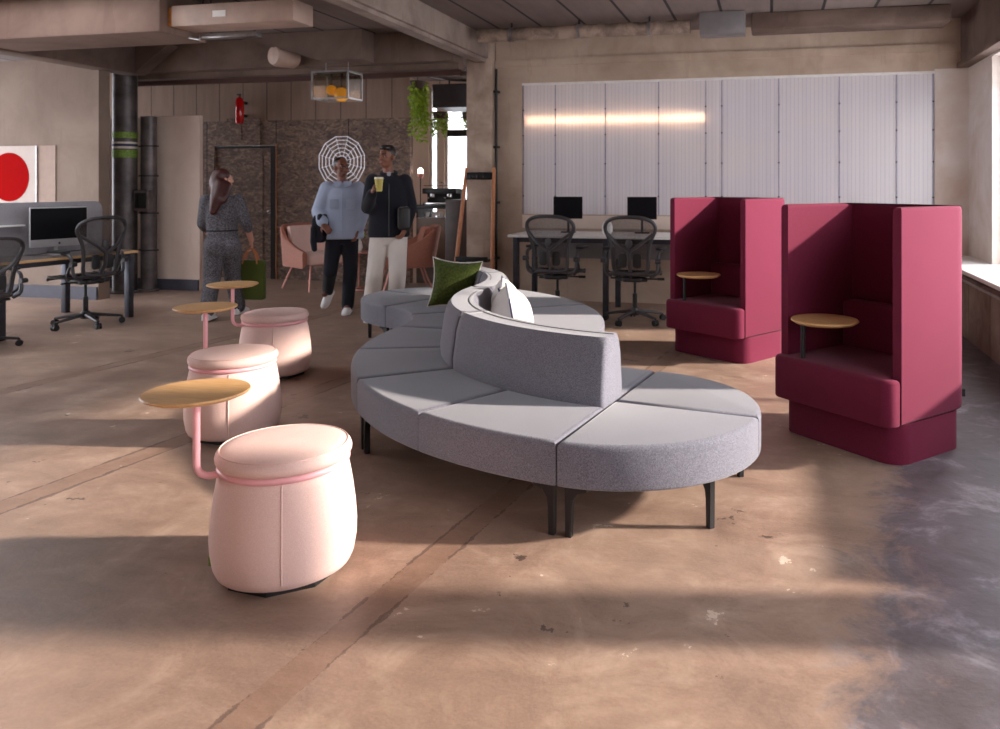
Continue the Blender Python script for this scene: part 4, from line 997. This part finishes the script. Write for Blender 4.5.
face(tuple(V(J['head'])), J['yaw'], wo, M['hairdark'])
part('hair', tr(G(ell((0, .03, .045), (.079, .088, .082)), ell((0, .10, .03), (.045, .045, .045))), J['head'], J['yaw']), M['hairdark'], wo)
garment('denim_shirt', G(torso_geo([(.83, .235, .145, 0, 0), (.86, .238, .148, 0, 0), (1.0, .225, .145, 0, 0), (1.18, .21, .14, 0, 0), (1.33, .195, .125, 0, 0), (1.41, .16, .10, 0, 0), (1.465, .075, .07, 0, 0)]),
    chain([J['shL'], J['elL'], V(J['wrL']) * .8 + V(J['elL']) * .2], [.085, .085, .065]), chain([J['shR'], J['elR'], V(J['wrR']) * .85 + V(J['elR']) * .15], [.085, .085, .065])), M['denim'], wo)
for s in (-1, 1): part('collar', tr(prism([(0, 0), (.085, .005), (.07, -.065), (.02, -.075)], -.006, .006, .003, .003, 1), (s*.012, -.075, 1.475), 0, PI/2 - .5, 0) if s > 0 else tr(prism([(0, 0), (-.02, -.075), (-.07, -.065), (-.085, .005)], -.006, .006, .003, .003, 1), (s*.012, -.075, 1.475), 0, PI/2 - .5, 0), M['denim'], wo)
part('placket', tube([(0, -.112, 1.38), (0, -.142, 1.2), (0, -.15, 1.0), (0, -.152, .85)], .006, 6), M['denim'], wo)
[part('pocket', box(s*.09 - .05, s*.09 + .05, -.142, -.130, 1.17, 1.28, .003), M['denim'], wo) for s in (-1, 1)]
garment('trousers', G(torso_geo([(.78, .15, .11, 0, 0), (.86, .165, .12, 0, 0), (.95, .15, .11, 0, 0)]), chain([J['hipL'], J['knL'], J['anL']], [.098, .078, .062]), chain([J['hipR'], J['knR'], J['anR']], [.098, .08, .068])), M['blackcloth'], wo)
shoe('shoe', J['anR'], J['toeR'], M['whiteshoe'], wo); shoe('shoe', J['anL'], J['toeL'], M['whiteshoe'], wo, rad(38))
hm = Matrix.Translation(wo.location) @ Matrix.Rotation(rad(30), 4, 'Z')
jp = hm @ V((-.245, -.11, .80))
t = thing('jacket', 'black jacket draped over the forearm of the person in denim', 'jacket', jp, rad(30))
rs = []
for z, rx, ry, cx in ((0, .055, .05, -.01), (.02, .07, .062, -.008), (.10, .08, .07, .0), (.20, .085, .085, .01), (.26, .08, .09, .015), (.31, .06, .08, .02), (.325, .03, .04, .02)):
    rs.append([(cx + rx*(1 + .16*math.sin(5*a + z*14))*math.cos(a), ry*(1 + .16*math.sin(5*a + z*14))*math.sin(a), z) for a in [2*PI*k/30 for k in range(30)]])
part('folded_cloth', rings(rs), M['blackcloth'], t, 180)
part('sleeve', chain([(-.05, -.03, .16), (-.06, -.035, .02), (-.05, -.03, -.07)], [.04, .036, .03]), M['blackcloth'], t)

# woman with the green bag, seen from behind
J = dict(head=(0.01, -.02, 1.50), yaw=rad(62), neck=(0, 0, 1.36), hs=.95,
    torso=[(.74, .13, .095, 0, 0), (.82, .155, .105, 0, 0), (.98, .11, .08, 0, 0), (1.1, .125, .085, 0, 0), (1.23, .14, .085, 0, 0), (1.30, .09, .065, 0, 0), (1.35, .05, .05, 0, 0)],
    shL=(.155, 0, 1.275), elL=(.235, .05, 1.03), wrL=(.29, -.10, .83), handL=((.29, -.10, .83), (.12, -.2, -.95), (-.9, 0, .0), 1, .9),
    shR=(-.155, 0, 1.275), elR=(-.19, -.06, 1.02), wrR=(-.13, -.22, .88), handR=((-.13, -.22, .88), (.1, -.5, -.7), (.8, .1, 0), -1, .5),
    hipL=(.085, 0, .78), knL=(.10, -.14, .44), anL=(.16, -.16, .09), toeL=rad(-60), hipR=(-.085, 0, .78), knR=(-.10, .0, .43), anR=(-.14, .20, .10), toeR=rad(-70))
fl = lambda p: (p[0], -p[1], p[2])
for k in list(J):
    if k[:2] in ('sh', 'el', 'wr', 'hi', 'kn', 'an'): J[k] = fl(J[k])
    elif k[:4] == 'hand': h = J[k]; J[k] = (fl(h[0]), fl(h[1]), fl(h[2]), -h[3], h[4])
    elif k[:3] == 'toe': J[k] = -J[k]
J['head'] = (.01, .02, 1.50); J['yaw'] = rad(180 - 70)
wl = person('person seen from behind in grey checked clothes with long auburn hair', (-5.80, 7.36, 0), rad(38), J, M['skin_b'])
face(J['head'], J['yaw'], wl, M['hairbrown'])
hr = tr(G(ell((0, .025, .042), (.084, .098, .088)), ell((0, .085, -.04), (.082, .06, .12))), J['head'], J['yaw'])
garment('hair', G(hr, chain([(-.02, -.03, 1.44), (-.05, -.10, 1.30), (-.085, -.115, 1.16)], [.085, .075, .045]), chain([(.03, -.04, 1.42), (.0, -.115, 1.28)], [.07, .05])), M['hairbrown'], wl, .011, 4)
garment('top', G(torso_geo([(.88, .165, .115, 0, 0), (.95, .150, .108, 0, 0), (1.10, .165, .115, 0, 0), (1.22, .175, .108, 0, 0), (1.285, .14, .09, 0, 0), (1.335, .07, .065, 0, 0)]),
    chain([J['shL'], J['elL'], V(J['wrL'])*.35 + V(J['elL'])*.65], [.07, .062, .052]), chain([J['shR'], J['elR'], V(J['wrR'])*.35 + V(J['elR'])*.65], [.07, .062, .052])), M['greytweed'], wl)
garment('trousers', G(torso_geo([(.68, .165, .12, 0, 0), (.78, .182, .135, 0, 0), (.90, .155, .11, 0, 0), (.95, .145, .10, 0, 0)]), ell((-.085, -.06, .77), (.09, .09, .10)), ell((.085, -.06, .77), (.09, .09, .10)), chain([J['hipL'], J['knL'], J['anL']], [.108, .09, .078]), chain([J['hipR'], J['knR'], V(J['anR']) + V((0, 0, .02))], [.108, .09, .078])), M['greytweed'], wl)
part('waist_seam', tube([(.153*math.cos(2*PI*k/32), .112*math.sin(2*PI*k/32), .945) for k in range(32)], .008, 6, True), M['blackcloth'], wl)
for s in 'LR': shoe('shoe', J['an'+s], J['toe'+s], M['whiteshoe'], wl)
hm = Matrix.Translation(wl.location) @ Matrix.Rotation(rad(38), 4, 'Z')
hw_ = V(J['handL'][0]); hp_ = hm @ (hw_ + V(J['handL'][1]).normalized()*.095)
t = thing('tote_bag', 'flat olive green bag with tan handles carried by the person in grey', 'bag', (hp_.x, hp_.y - .02, hp_.z - .575), rad(8))
part('bag_body', tr(prism(rrect(.33, .44, .03, 4), -.03, .03, .012, .012), (0, 0, .22), 0, PI/2), M['greenbag'], t)
for s in (-1, 1): part('handle', tube(smooth_path([(-.085, s*.026, .40), (-.06, s*.02, .50), (0, s*.008, .572), (.06, s*.02, .50), (.085, s*.026, .40)], 6), .011, 8), M['tanleather'], t)

# ------------------------------------------------------------------ camera, daylight
cam = bpy.data.cameras.new('camera'); co = bpy.data.objects.new('camera', cam); COL.objects.link(co); scene.camera = co
cam.sensor_width = 36; cam.lens = 36 * 780 / 1000; cam.shift_x = -.09; cam.shift_y = -(364.5 - 184) / 1000
co.location = (0, 0, 1.45); co.rotation_euler = (PI/2, 0, rad(13.0)); cam.clip_end = 100
w = bpy.data.worlds.new('sky'); scene.world = w; w.use_nodes = True
bg = w.node_tree.nodes['Background']; bg.inputs[0].default_value = (.90, .93, 1.0, 1); bg.inputs[1].default_value = 3.4
sun = bpy.data.lights.new('sun', 'SUN'); so = bpy.data.objects.new('sun', sun); COL.objects.link(so)
sun.energy = 7.0; sun.angle = rad(2.5); sun.color = (1.0, .89, .78)
el = rad(22); s = Vector((.974 * math.cos(el), .20 * math.cos(el), math.sin(el)))
so.rotation_euler = s.to_track_quat('Z', 'Y').to_euler(); so.location = (8, 6, 6)
vs = scene.view_settings; vs.view_transform = 'Standard'; vs.look = 'None'; vs.gamma = 1; vs.use_curve_mapping = False; vs.exposure = 0.75
cam.dof.use_dof = True; cam.dof.focus_distance = 4.0; cam.dof.aperture_fstop = 3.5
